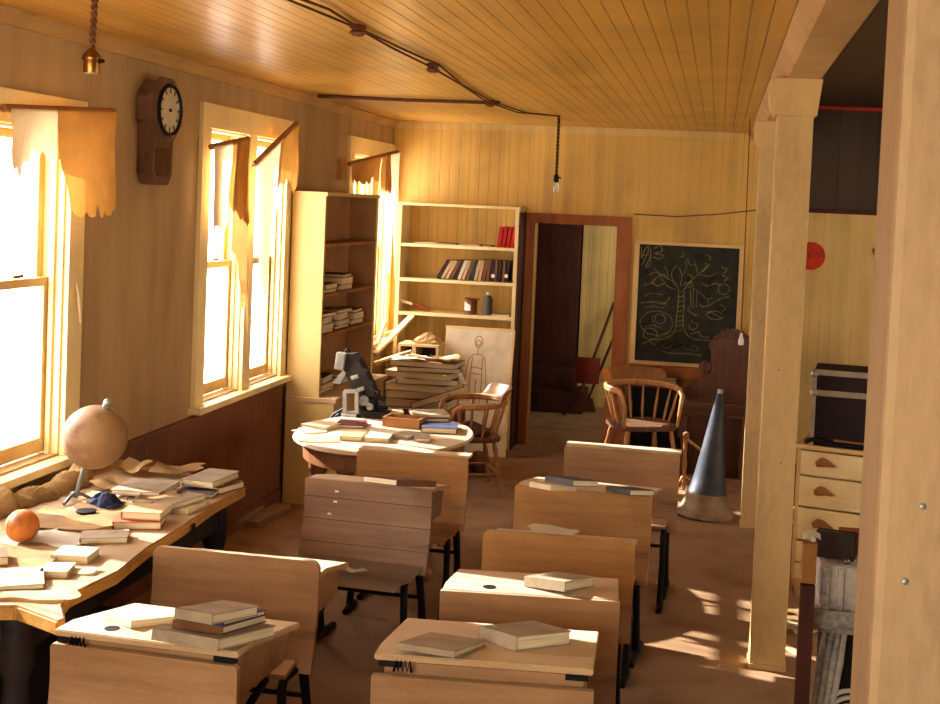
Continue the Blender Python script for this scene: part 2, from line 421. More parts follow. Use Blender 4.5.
struct(mb.build('wall_front', M['cream_old']))
mb = MB(); mb.b2((XLo, YF - 0.2, -0.1), (XR + 0.15, 13.4, 0)); struct(mb.build('floor', M['floor']))
mb = MB(); mb.b2((XLo, YF - 0.2, ZC), (0.24, YB + 0.14, ZC + 0.1)); struct(mb.build('ceiling', M['ceil']))
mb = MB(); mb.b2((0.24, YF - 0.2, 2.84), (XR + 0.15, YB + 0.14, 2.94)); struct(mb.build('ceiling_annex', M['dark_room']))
# cornices
mb = MB()
pr = [(0, 0), (0.05, 0), (0.05, -0.012), (0.03, -0.03), (0.014, -0.06), (0, -0.06)]
mb.prism(pr, YB - YF, Matrix(((1, 0, 0, XL), (0, 0, 1, YF), (0, 1, 0, ZC), (0, 0, 0, 1))))
struct(mb.build('trim_3', M['beam']))
mb = MB()
mb.b2((XL, YB - 0.022, ZC - 0.055), (0.2, YB, ZC))
struct(mb.build('trim_4', M['bead_cream']))
# wainscot and baseboard on the left wall
mb = MB(); mb.b2((XL, 5.04, 0.10), (XL + 0.018, 7.57, 0.745)); mb.b2((XL, 5.04, 0.745), (XL + 0.032, 7.66, 0.772), bev=0.006)
mb.b2((XL, 0, 0.1), (XL + 0.018, 5.04, 0.70))
struct(mb.build('wall_left_wainscot', M['wains']))
mb = MB(); mb.b2((XL, YF, 0), (XL + 0.028, 7.57, 0.10), bev=0.004); struct(mb.build('baseboard_left', M['wains']))
mb = MB(); mb.b2((-0.66, YB - 0.02, 0), (0.4, YB, 0.14)); struct(mb.build('baseboard_back', M['dark_door']))

def window(n, ops, y0, y1, z0, z1, sill_z):
    w = sempty('window_%d' % n)
    mb = MB()                                      # casing boards round the opening
    a, b = ops[0], ops[-1]
    X0, X1 = XL - 0.002, XL + 0.024
    mb.b2((X0, y0, a[3]), (X1, y1, z1), bev=0.003)
    mb.b2((X0, y0, z0), (X1, a[0], a[3])); mb.b2((X0, b[1], z0), (X1, y1, a[3]))
    mb.b2((X0, a[1], z0), (X1, b[0], a[3]))
    for o in ops:                                  # jamb linings and stops
        mb.b2((XLo, o[0], o[2]), (XL, o[0] + 0.012, o[3])); mb.b2((XLo, o[1] - 0.012, o[2]), (XL, o[1], o[3]))
        mb.b2((XL - 0.05, o[1] - 0.028, o[2]), (XL - 0.03, o[1] - 0.012, o[3])); mb.b2((XL - 0.05, o[0] + 0.012, o[2]), (XL - 0.03, o[0] + 0.028, o[3]))
        mb.b2((XLo, o[0] + 0.012, o[3] - 0.012), (XL, o[1] - 0.012, o[3]))
    mb.build('window_frame', M['cream'], w)
    mb = MB(); mb.b2((XLo, y0 - 0.03, sill_z - 0.035), (XL + 0.07, y1 + 0.03, sill_z), bev=0.006)
    mb.build('window_sill', M['cream'], w)
    for o in ops:
        zm = 1.55; xs = XL - 0.085
        for (za, zb, xx) in ((o[2] + 0.01, zm + 0.02, xs), (zm - 0.02, o[3] - 0.012, xs - 0.035)):
            mb = MB(); ya, yb = o[0] + 0.014, o[1] - 0.014
            mb.b2((xx, ya, za), (xx + 0.03, ya + 0.04, zb)); mb.b2((xx, yb - 0.04, za), (xx + 0.03, yb, zb))
            mb.b2((xx, ya + 0.04, za), (xx + 0.03, yb - 0.04, za + (0.06 if za < 1.2 else 0.035))); mb.b2((xx, ya + 0.04, zb - 0.035), (xx + 0.03, yb - 0.04, zb))
            s = mb.build('sash', M['cream_old'], w)
            g = MB(); g.b2((xx + 0.013, ya + 0.03, za + 0.03), (xx + 0.017, yb - 0.03, zb - 0.03)); g.build('glass_pane', M['glass'], s)
        lk = MB(); lk.tube([(xs + 0.03, (o[0] + o[1]) / 2 - 0.02, zm + 0.03), (xs + 0.045, (o[0] + o[1]) / 2 + 0.03, zm + 0.035)], 0.007)
        lk.build('sash_lock', M['brass'], w)
    return w
w1 = window(1, W1, 3.28, 5.0, 0.79, 2.31, 0.82)
mb = MB(); mb.grid(lambda a_, b_: Vector((XL + 0.012 + 0.006 * math.sin(a_ * 9), 3.40 + 0.82 * a_, 2.17 - (0.75 + 0.02 * math.sin(a_ * 21)) * b_)), 12, 6)
mb.build('sun_blocking_shade', M['shade'], w1)  # unseen shade added to keep sun off the near right desk
window(2, W2, 6.20, 7.60, 0.79, 2.42, 0.82)
window(3, W3, 8.81, 10.08, 0.79, 2.41, 0.82)
# front window, and annex windows added for fill light (all out of view)
def plain_window(n, lo, hi, axis):
    w = sempty('window_%d' % n); mb = MB()
    t = 0.05
    if axis == 'X':
        x, y0, y1, z0, z1 = lo[0], lo[1], hi[1], lo[2], hi[2]
        mb.b2((x, y0, z0), (x + 0.04, y0 + t, z1)); mb.b2((x, y1 - t, z0), (x + 0.04, y1, z1)); mb.b2((x, y0, z0), (x + 0.04, y1, z0 + t))
        mb.b2((x, y0, z1 - t), (x + 0.04, y1, z1)); mb.b2((x, y0, (z0 + z1) / 2 - 0.02), (x + 0.04, y1, (z0 + z1) / 2 + 0.02))
    else:
        y, x0, x1, z0, z1 = lo[1], lo[0], hi[0], lo[2], hi[2]
        for xx in (x0, (x0 + x1) / 2 - t / 2, x1 - t): mb.b2((xx, y, z0), (xx + t, y + 0.04, z1))
        mb.b2((x0, y, z0), (x1, y + 0.04, z0 + t)); mb.b2((x0, y, z1 - t), (x1, y + 0.04, z1))
    mb.build('window_frame', M['cream_old'], w)
plain_window(4, (XR + 0.05, 4.0, 0.8), (XR + 0.05, 5.6, 2.2), 'X')
plain_window(5, (XR + 0.05, 7.2, 0.8), (XR + 0.05, 8.8, 2.2), 'X')
plain_window(6, (-2.3, YF - 0.12, 0.7), (0.6, YF - 0.12, 2.45), 'Y')

# beam and columns
mb = MB()
mb.prism([(0.19, ZC + 0.02), (0.255, 2.54), (0.392, 2.54), (0.392, 2.85), (0.19, 2.85)], YB - YF, Matrix(((1, 0, 0, 0), (0, 0, 1, YF), (0, 1, 0, 0), (0, 0, 0, 1))))
struct(mb.build('beam', M['beam']))
def column(n, x0, x1, y0, y1, cap=True):
    mb = MB(); zt = 2.545
    mb.b2((x0, y0, 0), (x1, y1, 2.39), bev=0.012)
    if cap:
        pts = [(x0 - 0.012, 0), (x1 + 0.012, 0), (x1 + 0.03, 0.155), (x0 - 0.03, 0.155), (x0 - 0.038, 0.09), (x0 - 0.03, 0.03)]
        mb.prism(pts, y1 - y0 + 0.02, Matrix(((1, 0, 0, 0), (0, 0, 1, y0 - 0.01), (0, 1, 0, 2.385), (0, 0, 0, 1))))
    mb.b2((x0 - 0.006, y0 - 0.006, 0), (x1 + 0.006, y1 + 0.006, 0.022))
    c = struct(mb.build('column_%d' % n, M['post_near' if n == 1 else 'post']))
    nl = MB()
    for zz, dx in ((1.62, 0.05), (1.53, 0.035), (1.98, 0.085)) if n == 1 else ((1.3, 0.06), (0.9, 0.09)):
        nl.lathe([(0, 0), (0.004, 0.001), (0.0035, 0.002), (0, 0.003)], 10, Matrix.Translation((x0 + dx, y0, zz)) @ Matrix.Rotation(PI / 2, 4, 'X'))
    nl.build('nail_heads', M['steel'], c)
column(1, 0.201, 0.40, 1.5, 1.68)
column(2, 0.220, 0.372, 5.41, 5.56)
column(3, 0.222, 0.345, 7.88, 8.0)

# doorway, hall behind it
d = sempty('door_1')
mb = MB()
mb.b2((-1.555, YB - 0.03, 0), (-1.485, YB + 0.16, 1.82)); mb.b2((-0.815, YB - 0.03, 0), (-0.70, YB + 0.16, 1.82))
mb.b2((-1.555, YB - 0.03, 1.82), (-0.70, YB + 0.16, 1.90))
mb.build('door_frame', M['door_trim'], d)
HB = 12.25
mb = MB(); mb.b2((-1.32, HB, 0), (0.3, HB + 0.1, 2.6)); struct(mb.build('wall_hall_back', M['bead_cream']))
mb = MB(); mb.b2((-2.6, YB + 0.14, 0), (-2.5, 13.4, 2.6)); mb.b2((-2.6, 13.3, 0), (0.3, 13.4, 2.6)); struct(mb.build('wall_hall_left', M['dark_door']))
mb = MB(); mb.b2((0.2, YB + 0.14, 0), (0.3, 13.4, 2.6)); struct(mb.build('wall_hall_right', M['bead_cream']))
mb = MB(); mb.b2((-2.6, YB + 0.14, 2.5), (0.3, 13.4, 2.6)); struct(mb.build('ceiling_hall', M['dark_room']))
mb = MB()
mb.b2((-2.5, 11.75, 0), (-1.2, 13.2, 0.2), bev=0.01); mb.b2((-2.5, 12.05, 0.2), (-1.33, 13.2, 0.40), bev=0.01)
struct(mb.build('trim_5', M['dark_door']))
mb = MB(); mb.b2((-2.05, 12.22, 0.40), (-1.335, 12.26, 2.25)); struct(mb.build('door_2', M['dark_door']))

# ceiling wires and conduit
def ceil_pt(u, v, z=ZC - 0.012): p = atz(u, v, z); return p
t = thing('ceiling_wiring', 'pair of old brown wires pinned along the ceiling boards', 'wiring', (0, 0, 0))
wp = [(240, -22), (320, 8), (358, 28), (396, 47), (433, 65), (462, 84), (490, 102), (522, 112), (559, 116)]
mb = MB()
for k in (-1, 1):
    pts = []
    for i, (u, v) in enumerate(wp):
        p = ceil_pt(u, v); pts.append(p + Vector((k * (0.018 + 0.016 * math.sin(i * 2.1)), 0, -0.004 * (i % 2))))
    mb.tube(pts, 0.005, 6)
mb.build('wires', M['wire'], t)
for (u, v) in ((358, 28), (433, 66), (490, 102)):
    p = ceil_pt(u, v); mb = MB()
    mb.lathe([(0, 0), (0.03, 0), (0.034, -0.012), (0.022, -0.02), (0.034, -0.03), (0.02, -0.042), (0, -0.044)], 12, Matrix.Translation((p.x, p.y, ZC)))
    mb.build('insulator', M['twine'], t)
a, b = ceil_pt(318, 96), ceil_pt(500, 103)
mb = MB(); mb.tube([a, (a + b) / 2 + Vector((0, 0, -0.004)), b], 0.011, 8)
tag(mb.build('conduit_pipe', M['wire']), 'thin brown conduit running across the ceiling near the back wall', 'pipe')
# sagging wire over the blackboard
a, b = aty(634, 214, YB - 0.02), aty(757, 210, 8.02)
mb = MB(); mb.tube([a, a * 0.6 + b * 0.4 + Vector((0, 0, -0.03)), a * 0.25 + b * 0.75 + Vector((0, 0, -0.02)), b], 0.004, 6)
tag(mb.build('slack_wire', M['wire']), 'slack wire from the door head to the post above the blackboard', 'wire')

# hanging sockets
def twisted(p0, p1, r, amp, turns):
    mb = MB(); p0, p1 = Vector(p0), Vector(p1)
    for ph in (0, PI):
        pts = []
        for i in range(turns * 8 + 1):
            s = i / (turns * 8); an = s * turns * 2 * PI + ph
            pts.append(p0.lerp(p1, s) + Vector((math.cos(an) * amp, math.sin(an) * amp, 0)))
        mb.tube(pts, r, 6)
    return mb
sx, sy = -1.60, 3.0
t = thing('pendant_socket', 'brass lamp socket without bulb on a twisted flex near the left windows', 'lamp socket', (sx, sy, 2.24))
twisted((0, 0, 0.062), (0.012, 0, ZC - 2.24), 0.0045, 0.005, 9).build('flex', M['twine'], t)
mb = MB(); mb.lathe([(0, 0), (0.02, 0), (0.021, 0.03), (0.024, 0.034), (0.024, 0.04), (0.019, 0.05), (0.009, 0.062), (0, 0.064)], 16)
mb.build('socket_shell', M['brass'], t)
mb = MB(); mb.tube([(0.018, 0, 0.03), (0.034, 0, 0.032)], 0.005); mb.build('switch_key', M['iron'], t)
p = aty(559, 116, 8.9)
px_, py_ = p.x, 8.9
zb = aty(557, 193, 8.9).z
t = thing('pendant_bulb', 'bare glass bulb hanging on a dark cord before the back wall', 'lamp', (px_, py_, zb))
twisted((0, 0, 0.13), (0, 0, ZC - zb), 0.006, 0.006, 8).build('cord', M['wire'], t)
mb = MB(); mb.lathe([(0, 0.14), (0.012, 0.135), (0.018, 0.12), (0.02, 0.085), (0.016, 0.075), (0, 0.075)], 14); mb.tube([(0.01, 0, 0.11), (0.035, 0, 0.11)], 0.006)
mb.build('socket', M['black'], t)
mb = MB(); mb.lathe([(0, 0), (0.016, 0.004), (0.025, 0.02), (0.024, 0.04), (0.014, 0.065), (0.012, 0.078), (0, 0.078)], 16)
gm, gnt, gb, _ = newmat('bulb_glass'); gb.inputs['Base Color'].default_value = (0.85, 0.8, 0.7, 1); gb.inputs['Roughness'].default_value = 0.1; gb.inputs['Transmission Weight'].default_value = 0.7
mb.build('bulb', gm, t)

# ---------------------------------------------------------------- wall clock
t = thing('wall_clock', 'dark octagonal schoolhouse clock with pale dial on the left wall', 'clock', (XL, 5.62, 0))
zc_, rr = 2.33, 0.165
def octo(r): return [(r * math.cos(PI / 8 + k * PI / 4), r * math.sin(PI / 8 + k * PI / 4)) for k in range(8)]
TOX = Matrix(((0, 0, 1, 0), (1, 0, 0, 0), (0, 1, 0, 0), (0, 0, 0, 1)))       # local XY -> room YZ, extrude +X
mb = MB(); mb.prism(octo(rr - 0.02), 0.07, Matrix.Translation((0, 0, zc_)) @ TOX)
mb.prism(octo(rr), 0.035, Matrix.Translation((0.065, 0, zc_)) @ TOX, bev=0.008)
mb.prism([(-0.115, 0), (-0.115, -0.30), (-0.075, -0.355), (0.075, -0.355), (0.115, -0.30), (0.115, 0)], 0.075, Matrix.Translation((0, 0, zc_)) @ TOX, bev=0.006)
mb.build('case', M['clock'], t)
mb = MB(); mb.lathe([(0.118, 0), (0.125, 0.008), (0.118, 0.016), (0.106, 0.008)], 32, Matrix.Translation((0.1, 0, zc_)) @ Matrix.Rotation(PI / 2, 4, 'Y'), cap=False)
mb.build('bezel', M['black'], t)
mb = MB(); mb.lathe([(0, 0), (0.112, 0), (0.112, 0.004), (0, 0.005)], 32, Matrix.Translation((0.1, 0, zc_)) @ Matrix.Rotation(PI / 2, 4, 'Y'))
dl = mb.build('dial', M['face'], t)
mb = MB()
for k in range(12):
    an = k * PI / 6
    mb.box((0.106, 0.092 * math.sin(an), zc_ + 0.092 * math.cos(an)), (0.002, 0.006, 0.024), (-an, 0, 0))
mb.build('numerals', M['black'], dl)
mb = MB(); mb.lathe([(0, 0), (0.009, 0), (0.008, 0.006), (0, 0.007)], 10, Matrix.Translation((0.106, 0, zc_)) @ Matrix.Rotation(PI / 2, 4, 'Y'))
mb.build('hand_arbor', M['black'], dl)
mb = MB(); mb.prism([(-0.075, -0.18), (0.075, -0.18), (0.075, -0.28), (0.05, -0.315), (-0.05, -0.315), (-0.075, -0.28)], 0.006, Matrix.Translation((0.074, 0, zc_)) @ TOX)
mb.build('pendulum_door', M['organ'], t)

# ---------------------------------------------------------------- torn window shades
def blind(label, pA, pB, strips, group='torn roller blinds'):
    """pA, pB roller ends; strips = list of (mat, s0, s1, [(s, drop), ...]) hanging under the roller; jagged lower edges"""
    t = thing('roller_blind', label, 'window blind', (0, 0, 0), group=group)
    pA, pB = Vector(pA), Vector(pB)
    mb = MB(); mb.tube([pA, pB], 0.016, 10); mb.tube([pA - (pB - pA).normalized() * 0.02, pA], 0.006); mb.tube([pB, pB + (pB - pA).normalized() * 0.02], 0.006)
    mb.build('roller', M['cardboard'], t)
    for mname, s0, s1, prof in strips:
        def drop(s):
            for (a, da), (b, db) in zip(prof, prof[1:]):
                if a <= s <= b: return da + (db - da) * (s - a) / max(1e-6, b - a)
            return prof[-1][1] if s > prof[-1][0] else prof[0][1]
        def fn(a, b):
            s = s0 + (s1 - s0) * a; p = pA.lerp(pB, s); dz = max(0.005, drop(s) + 0.012 * math.sin(a * 37) + 0.008 * math.sin(a * 91))
            q = p + Vector((0.017, 0, -dz * b))
            q.x += 0.014 * math.sin(s * 17 + b * 2) * b + 0.05 * b * b * dz * math.sin(s * 9)
            q.y += 0.012 * b * math.sin(b * 6 + s * 4)
            return q
        mb = MB(); mb.grid(fn, 26, 12); mb.build('torn_cloth', M[mname], t)
    return t
X1 = -2.58
pa, pb = atx(3, 108, X1), atx(113, 112, X1 + 0.04)
blind('wide torn amber roller blind hanging past the near window', pa, pb,
      [('shade_pale', 0.03, 0.42, [(0, .18), (.1, .25), (.16, .20), (.24, .15), (.3, .19), (.36, .14), (.40, .28), (.42, .2)]),
       ('shade', 0.42, 1.0, [(0.42, .10), (.45, .17), (.50, .22), (.56, .26), (.60, .40), (.66, .42), (.74, .425), (.78, .39), (.84, .43), (1.0, .42)])])
pa, pb = atx(211, 147, -2.62), atx(248, 139, -2.62)
blind('short torn amber blind in the left half of the middle window', pa, pb,
      [('shade_pale', 0.0, 0.5, [(0, .42), (.25, .44), (.5, .34)]), ('shade', 0.5, 1.0, [(.5, .30), (.7, .42), (.85, .46), (1, .48)]),
       ('shade_old', 0.62, 0.97, [(.62, .58), (.68, .64), (.74, .92), (.82, .88), (.88, 1.10), (.92, 1.02), (.97, .7)])])
pa, pb = atx(253, 165, -2.60), atx(297, 123, -2.55)
blind('torn blind with fallen slanting roller in the middle window', pa, pb,
      [('shade_pale', 0.0, 0.62, [(0, .02), (.05, .5), (.2, .85), (.3, .42), (.45, .55), (.62, .40)]), ('shade', 0.55, 1.0, [(.55, .28), (.7, .26), (.8, .34), (.9, .40), (.97, .36), (1, .3)])])
pa, pb = atx(349, 164, -2.60), atx(398, 152, -2.45)
blind('torn bleached blind with long strips at the far window', pa, pb,
      [('shade', 0.0, 0.6, [(0, .12), (.3, .17), (.45, .12), (.6, .2)]), ('shade', 0.62, 0.8, [(.62, .25), (.8, .3)]), ('shade_pale', 0.70, 1.0, [(.7, 1.0), (.78, .86), (.85, .42), (.9, 1.0), (1, .62)])])
p = atx(76, 283, XL + 0.03)
mb = MB(); mb.tube([p, p + Vector((0.01, 0.01, -0.06)), p + Vector((0.008, 0.025, -0.12)), p + Vector((0.012, 0.0, -0.06)), p + Vector((0.01, 0.03, -0.17))], 0.004, 6)
tag(mb.build('blind_cord', M['paper']), 'looped pale blind cord hanging beside the near window casing', 'cord')

# ---------------------------------------------------------------- books and papers
def book(label, loc, w, l, h, yaw, cov, group=None, rot=None, pagem='pages', name='book', sag=0.0, front=False):
    """lying book: w across (x), l long (y), spine on -x; loc is the centre of its underside"""
    t = thing(name, label, 'book', loc, yaw, group, rot=rot)
    ct = min(0.003, h * 0.18)
    mb = MB(); mb.box((0, 0, ct / 2), (w, l, ct)); mb.box((0, 0, h - ct / 2), (w, l, ct), rot=(0, sag, 0))
    if front: mb.box((0, -l / 2 + ct * 0.4, h / 2), (w, ct, h - 0.0005), bev=ct * 0.3)
    else: mb.box((-w / 2 + ct * 0.4, 0, h / 2), (ct, l, h - 0.0005), bev=ct * 0.3)
    mb.build('cover', BK[cov], t)
    mb = MB(); mb.box((0.001, 0, h / 2), (w - 0.008, l - 0.008, h - 2 * ct))
    mb.build('pages', M[pagem], t)
    return t
def pbook(label, u, v, z, w, l, h, yaw, cov, group=None, **kw):
    p = atz(u, v, z + h); return book(label, (p.x, p.y, z + 0.001), w, l, h, R(yaw), cov, group, **kw)
def qbook(label, quad, z, h, cov, group=None, inner=False):
    """quad: the four top corners seen in the photo, near-left, near-right, far-right, far-left, on the plane z+h"""
    a, b, c, d = [atz(u, v, z + h) for u, v in quad]
    ctr = (a + b + c + d) / 4; e1 = ((b - a) + (c - d)) / 2; e2 = ((d - a) + (c - b)) / 2
    w_, l_ = e1.length, e2.length
    yaw = (math.atan2(e1.y, e1.x) + math.atan2(-e2.x, e2.y)) / 2
    return book(label, (ctr.x, ctr.y, z + 0.0008), w_, l_, h, yaw, cov, group)
def dbook(label, quad, k, lift, h, cov, group=None, wmax=0.25, lmax=0.19):
    """like qbook, on the sloping top of desk k"""
    ox, oy, rz, yf, z0, sl = PLANES[k]
    base = Matrix.Translation((ox, oy, 0)) @ Matrix.Rotation(rz, 4, 'Z') @ Matrix.Translation((0, yf, z0)) @ Matrix.Rotation(-math.atan(sl), 4, 'X')
    inv = base.inverted()
    cl = inv @ CAM; pts = []
    for u, v in quad:
        dl = inv.to_3x3() @ ray(u, v); pts.append(cl + dl * ((lift + h - cl.z) / dl.z))
    a, b, c, d = pts
    ctr = (a + b + c + d) / 4; e1 = ((b - a) + (c - d)) / 2; e2 = ((d - a) + (c - b)) / 2
    yaw = (math.atan2(e1.y, e1.x) + math.atan2(-e2.x, e2.y)) / 2
    if k in (2, 7): yaw = math.atan2(e1.y, e1.x)
    mx = base @ Matrix.Translation((ctr.x, ctr.y, lift + 0.001)) @ Matrix.Rotation(yaw, 4, 'Z')
    return book(label, mx.translation, min(e1.length, wmax), min(e2.length, lmax), h, 0, cov, group, rot=mx.to_euler(), front=True)
def paper(label, u, v, z, w, l, yaw, mat='paper', curl=0.012, group=None, seed=1, name='paper_sheet', cat='paper'):
    p = atz(u, v, z); rnd = random.Random(seed); a, b, c_ = rnd.uniform(0, 6), rnd.uniform(0, 6), rnd.uniform(0.5, 1.0)
    def fn(s, t_):
        ragged = 0.012 * math.sin(9 * t_ + a) * (abs(s - .5) * 2) ** 4
        return Vector(((s - .5) * w + ragged, (t_ - .5) * l + 0.01 * math.sin(8 * s + b), curl * c_ * (1 + math.sin(s * 5 + a) * math.cos(t_ * 4 + b)) * (0.3 + abs(s - .5)) + 0.002))
    mb = MB(); mb.grid(fn, 10, 10, 0.0012)
    return tag(mb.build(name, M[mat], None, (p.x, p.y, z + 0.001), (0, 0, R(yaw))), label, cat, group)

# ---------------------------------------------------------------- school desks
def desk(label, pl, pr, z, top=True, gap=0.0, seat='down', mat='desk', rnd=0.03, zb=0.37, depth=0.42, drop=0.055, scraps=False, hole=True):
    """pl, pr = pixel ends of the top edge of the back panel at height z"""
    a, b = atz(*pl, z), atz(*pr, z); c = (a + b) / 2; w = (b - a).length
    rz = math.atan2(b.y - a.y, b.x - a.x)
    t = thing('school_desk', label, 'desk', (c.x, c.y, 0), rz, 'wooden school desks with iron legs')
    # back panel: gently hollow board, upper corners rounded
    h = z - zb
    def outline(n=6):
        pts = [(-w / 2, 0), (w / 2, 0)]
        for k in range(n + 1): an = k * PI / 2 / n; pts.append((w / 2 - rnd + rnd * math.cos(an), h - rnd + rnd * math.sin(an)))
        for k in range(n + 1): an = PI / 2 + k * PI / 2 / n; pts.append((-w / 2 + rnd + rnd * math.cos(an), h - rnd + rnd * math.sin(an)))
        return pts
    mb = MB()
    tmp = bmesh.new(); vs = [tmp.verts.new((x, 0, y)) for x, y in outline()]
    f = tmp.faces.new(vs)
    ex = bmesh.ops.extrude_face_region(tmp, geom=[f]); bmesh.ops.translate(tmp, vec=(0, 0.02, 0), verts=[v for v in ex['geom'] if isinstance(v, bmesh.types.BMVert)])
    for k in range(1, 7):
        bmesh.ops.bisect_plane(tmp, geom=tmp.verts[:] + tmp.edges[:] + tmp.faces[:], plane_co=(0, 0, h * k / 7), plane_no=(0, 0, 1))
    for v in tmp.verts:
        s = v.co.z / h
        v.co.y += -0.05 * (1 - s) + 0.022 * math.sin(PI * s)
    bmesh.ops.recalc_face_normals(tmp, faces=tmp.faces)
    mb._add(tmp, Matrix.Translation((0, 0, zb)))
    bp = mb.build('back_panel', M[mat], t)
    # a thin cap strip closes the joint with the desk top
    if top:
        y0, z0 = 0.012, z + gap
        dw = w * 0.985
        flat = 0.085
        mb = MB()
        cs = [(y0, z0 - 0.018), (y0, z0), (y0 + flat, z0), (y0 + depth, z0 - drop), (y0 + depth, z0 - drop - 0.018), (y0 + flat, z0 - 0.018)]
        mb.prism(cs, dw, Matrix(((0, 0, 1, -dw / 2), (1, 0, 0, 0), (0, 1, 0, 0), (0, 0, 0, 1))), bev=0.003)
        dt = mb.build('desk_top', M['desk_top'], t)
        if hole:
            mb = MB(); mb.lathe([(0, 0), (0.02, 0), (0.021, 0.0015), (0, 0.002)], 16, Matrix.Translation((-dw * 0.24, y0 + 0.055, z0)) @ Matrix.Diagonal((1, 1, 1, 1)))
            mb.build('inkwell_hole_disc', M['gap'], dt)  # flat dark disc painting the shade inside the ink hole
        mb = MB()                                          # book box under the top
        mb.box((0, y0 + depth / 2 - 0.01, z0 - 0.15), (dw - 0.05, depth - 0.08, 0.014))
        for s in (-1, 1): mb.prism([(y0 + 0.03, z0 - 0.15), (y0 + depth - 0.05, z0 - 0.15), (y0 + depth - 0.03, z0 - drop - 0.02), (y0 + flat, z0 - 0.018), (y0 + 0.03, z0 - 0.018)], 0.014, Matrix(((0, 0, 1, s * (dw / 2 - 0.03) - 0.007), (1, 0, 0, 0), (0, 1, 0, 0), (0, 0, 0, 1))))
        mb.box((0, y0 + 0.025, z0 - 0.09), (dw - 0.05, 0.014, 0.13))
        mb.build('book_box', M[mat], t)
        if gap > 0.02:
            for xx in (-w * 0.42, w * 0.42):
                mb = MB(); mb.box((xx, y0 + 0.01, z0 - 0.026), (0.06, 0.02, 0.016)); mb.build('hinge', M['iron'], t)
            mb = MB(); mb.tube([(-w * 0.40 + k * 0.006, y0 - 0.006, z0 - (0.014 if k % 2 else 0.042)) for k in range(9)], 0.004); mb.build('hinge_spring', M['iron'], t)
    if top: PLANES.append((c.x, c.y, rz, y0 + flat, z0, drop / (depth - flat)))
    else:
        PLANES.append(None)
        mb = MB(); mb.box((0.006, 0.045, z + 0.007), (w * 1.0, 0.075, 0.013), bev=0.003); mb.build('top_rail', M['desk_top'], t)  # pale dusty rail added to give the lit white top edge
    # folding seat
    if seat:
        sz = 0.415
        if seat == 'down':
            def sf(s, q): return Vector(((s - .5) * w * 0.97, -0.40 + 0.34 * q, sz + 0.015 * math.cos(q * 5.2) - 0.02 * (1 - q) ** 6))
            mb = MB(); mb.grid(sf, 4, 14, 0.016)
        else:
            def sf(s, q): return Vector(((s - .5) * w * 0.97, -0.085 + 0.0 * q - 0.03 * math.sin(q * PI), 0.40 + 0.012 + 0.0 * s + 0.0 + q * 0.0 - 0.0 + 0.02 - 0.30 * (1 - q) * 0 + 0.0))
            mb = MB(); mb.box((0, -0.115, 0.405), (w * 0.86, 0.10, 0.018), rot=(R(8), 0, 0), bev=0.006)
        mb.build('seat', M[mat], t)
    # cast-iron standards, one each side
    for s in (-1, 1):
        x = s * w * 0.41
        mb = MB()
        zt = (z + gap - drop - 0.03) if top else z - 0.08
        q = 0.012
        # desk standard: flared foot, curved upright, bracket under the top
        mb.tube([(x, -0.03, 0.012), (x, 0.10, 0.02), (x, 0.26, 0.012)], [0.016, 0.02, 0.016], 8)
        mb.tube([(x, 0.11, 0.02), (x, 0.085, 0.2), (x, 0.03, 0.36), (x, 0.035, 0.50), (x, 0.05, zt)], [0.021, 0.016, 0.018, 0.014, 0.014], 8)
        if top: mb.tube([(x, 0.03, 0.40), (x, 0.12, 0.50), (x, depth - 0.12, zt - 0.10)], 0.012, 8)
        mb.tube([(x, 0.05, 0.34), (x, 0.01, 0.37), (x, -0.005, 0.40), (x, 0.05, z - 0.12)], 0.013, 8)
        mb.build('leg', M['iron'], t)
        mb = MB()
        mb.tube([(x, -0.05, 0.38), (x, -0.14, 0.385), (x, -0.16, 0.36), (x, -0.15, 0.2), (x, -0.19, 0.02)], [0.014, 0.015, 0.016, 0.015, 0.018], 8)
        mb.tube([(x, -0.26, 0.012), (x, -0.18, 0.02), (x, -0.10, 0.012)], [0.014, 0.018, 0.014], 8)
        if seat == 'down': mb.tube([(x, -0.14, 0.385), (x, -0.33, 0.395)], 0.011, 8)
        mb.build('leg', M['iron'], t)
    mb = MB(); mb.tube([(-w * 0.41, 0.09, 0.24), (w * 0.41, 0.09, 0.24)], 0.009, 8); mb.build('stretcher_rod', M['iron'], t)
    if scraps:
        for (sx_, sz_) in ((-0.14, 0.70), (-0.145, 0.655), (-0.17, 0.60)):
            mb = MB(); mb.box((sx_, 0.0, sz_ - 0.012), (0.016, 0.002, 0.008)); mb.build('paper_scrap', M['paper_white'], bp)
    return t
PLANES = []
ZD = 0.735
desk('nearest school desk of the left row, book stack on its lowered top', (50, 643), (237, 667), 0.705, gap=0.035, mat='desk', rnd=0.012)
desk('school desk second in the left row, broad rounded back in front of bookless top', (153, 546), (319, 562), ZD, mat='desk', rnd=0.03, seat='up', hole=False, gap=-0.048, drop=0.045, depth=0.32)
desk('school desk third in the left row with plank back and lowered seat', (305, 477.5), (432, 490), ZD, mat='desk_plank', rnd=0.012, zb=0.38, scraps=True, gap=-0.004, drop=0.035, depth=0.27, hole=False)
desk('bench back without desk top, farthest in the left row by the round table', (357, 450.5), (468, 459), ZD - 0.01, top=False, mat='desk2', rnd=0.01, zb=0.385)
desk('nearest school desk of the right row, carrying two large books', (371, 675), (594, 692), 0.69, gap=0.055, mat='desk', rnd=0.006, depth=0.46)
desk('school desk second in the right row with a round ink hole and one book', (440, 590.5), (620, 602), ZD, mat='desk', rnd=0.006, seat='up')
desk('school desk third in the right row, golden rounded back', (483, 530), (635, 542), ZD, mat='desk2', rnd=0.03, seat='up', hole=False, gap=-0.036, drop=0.04, depth=0.32)
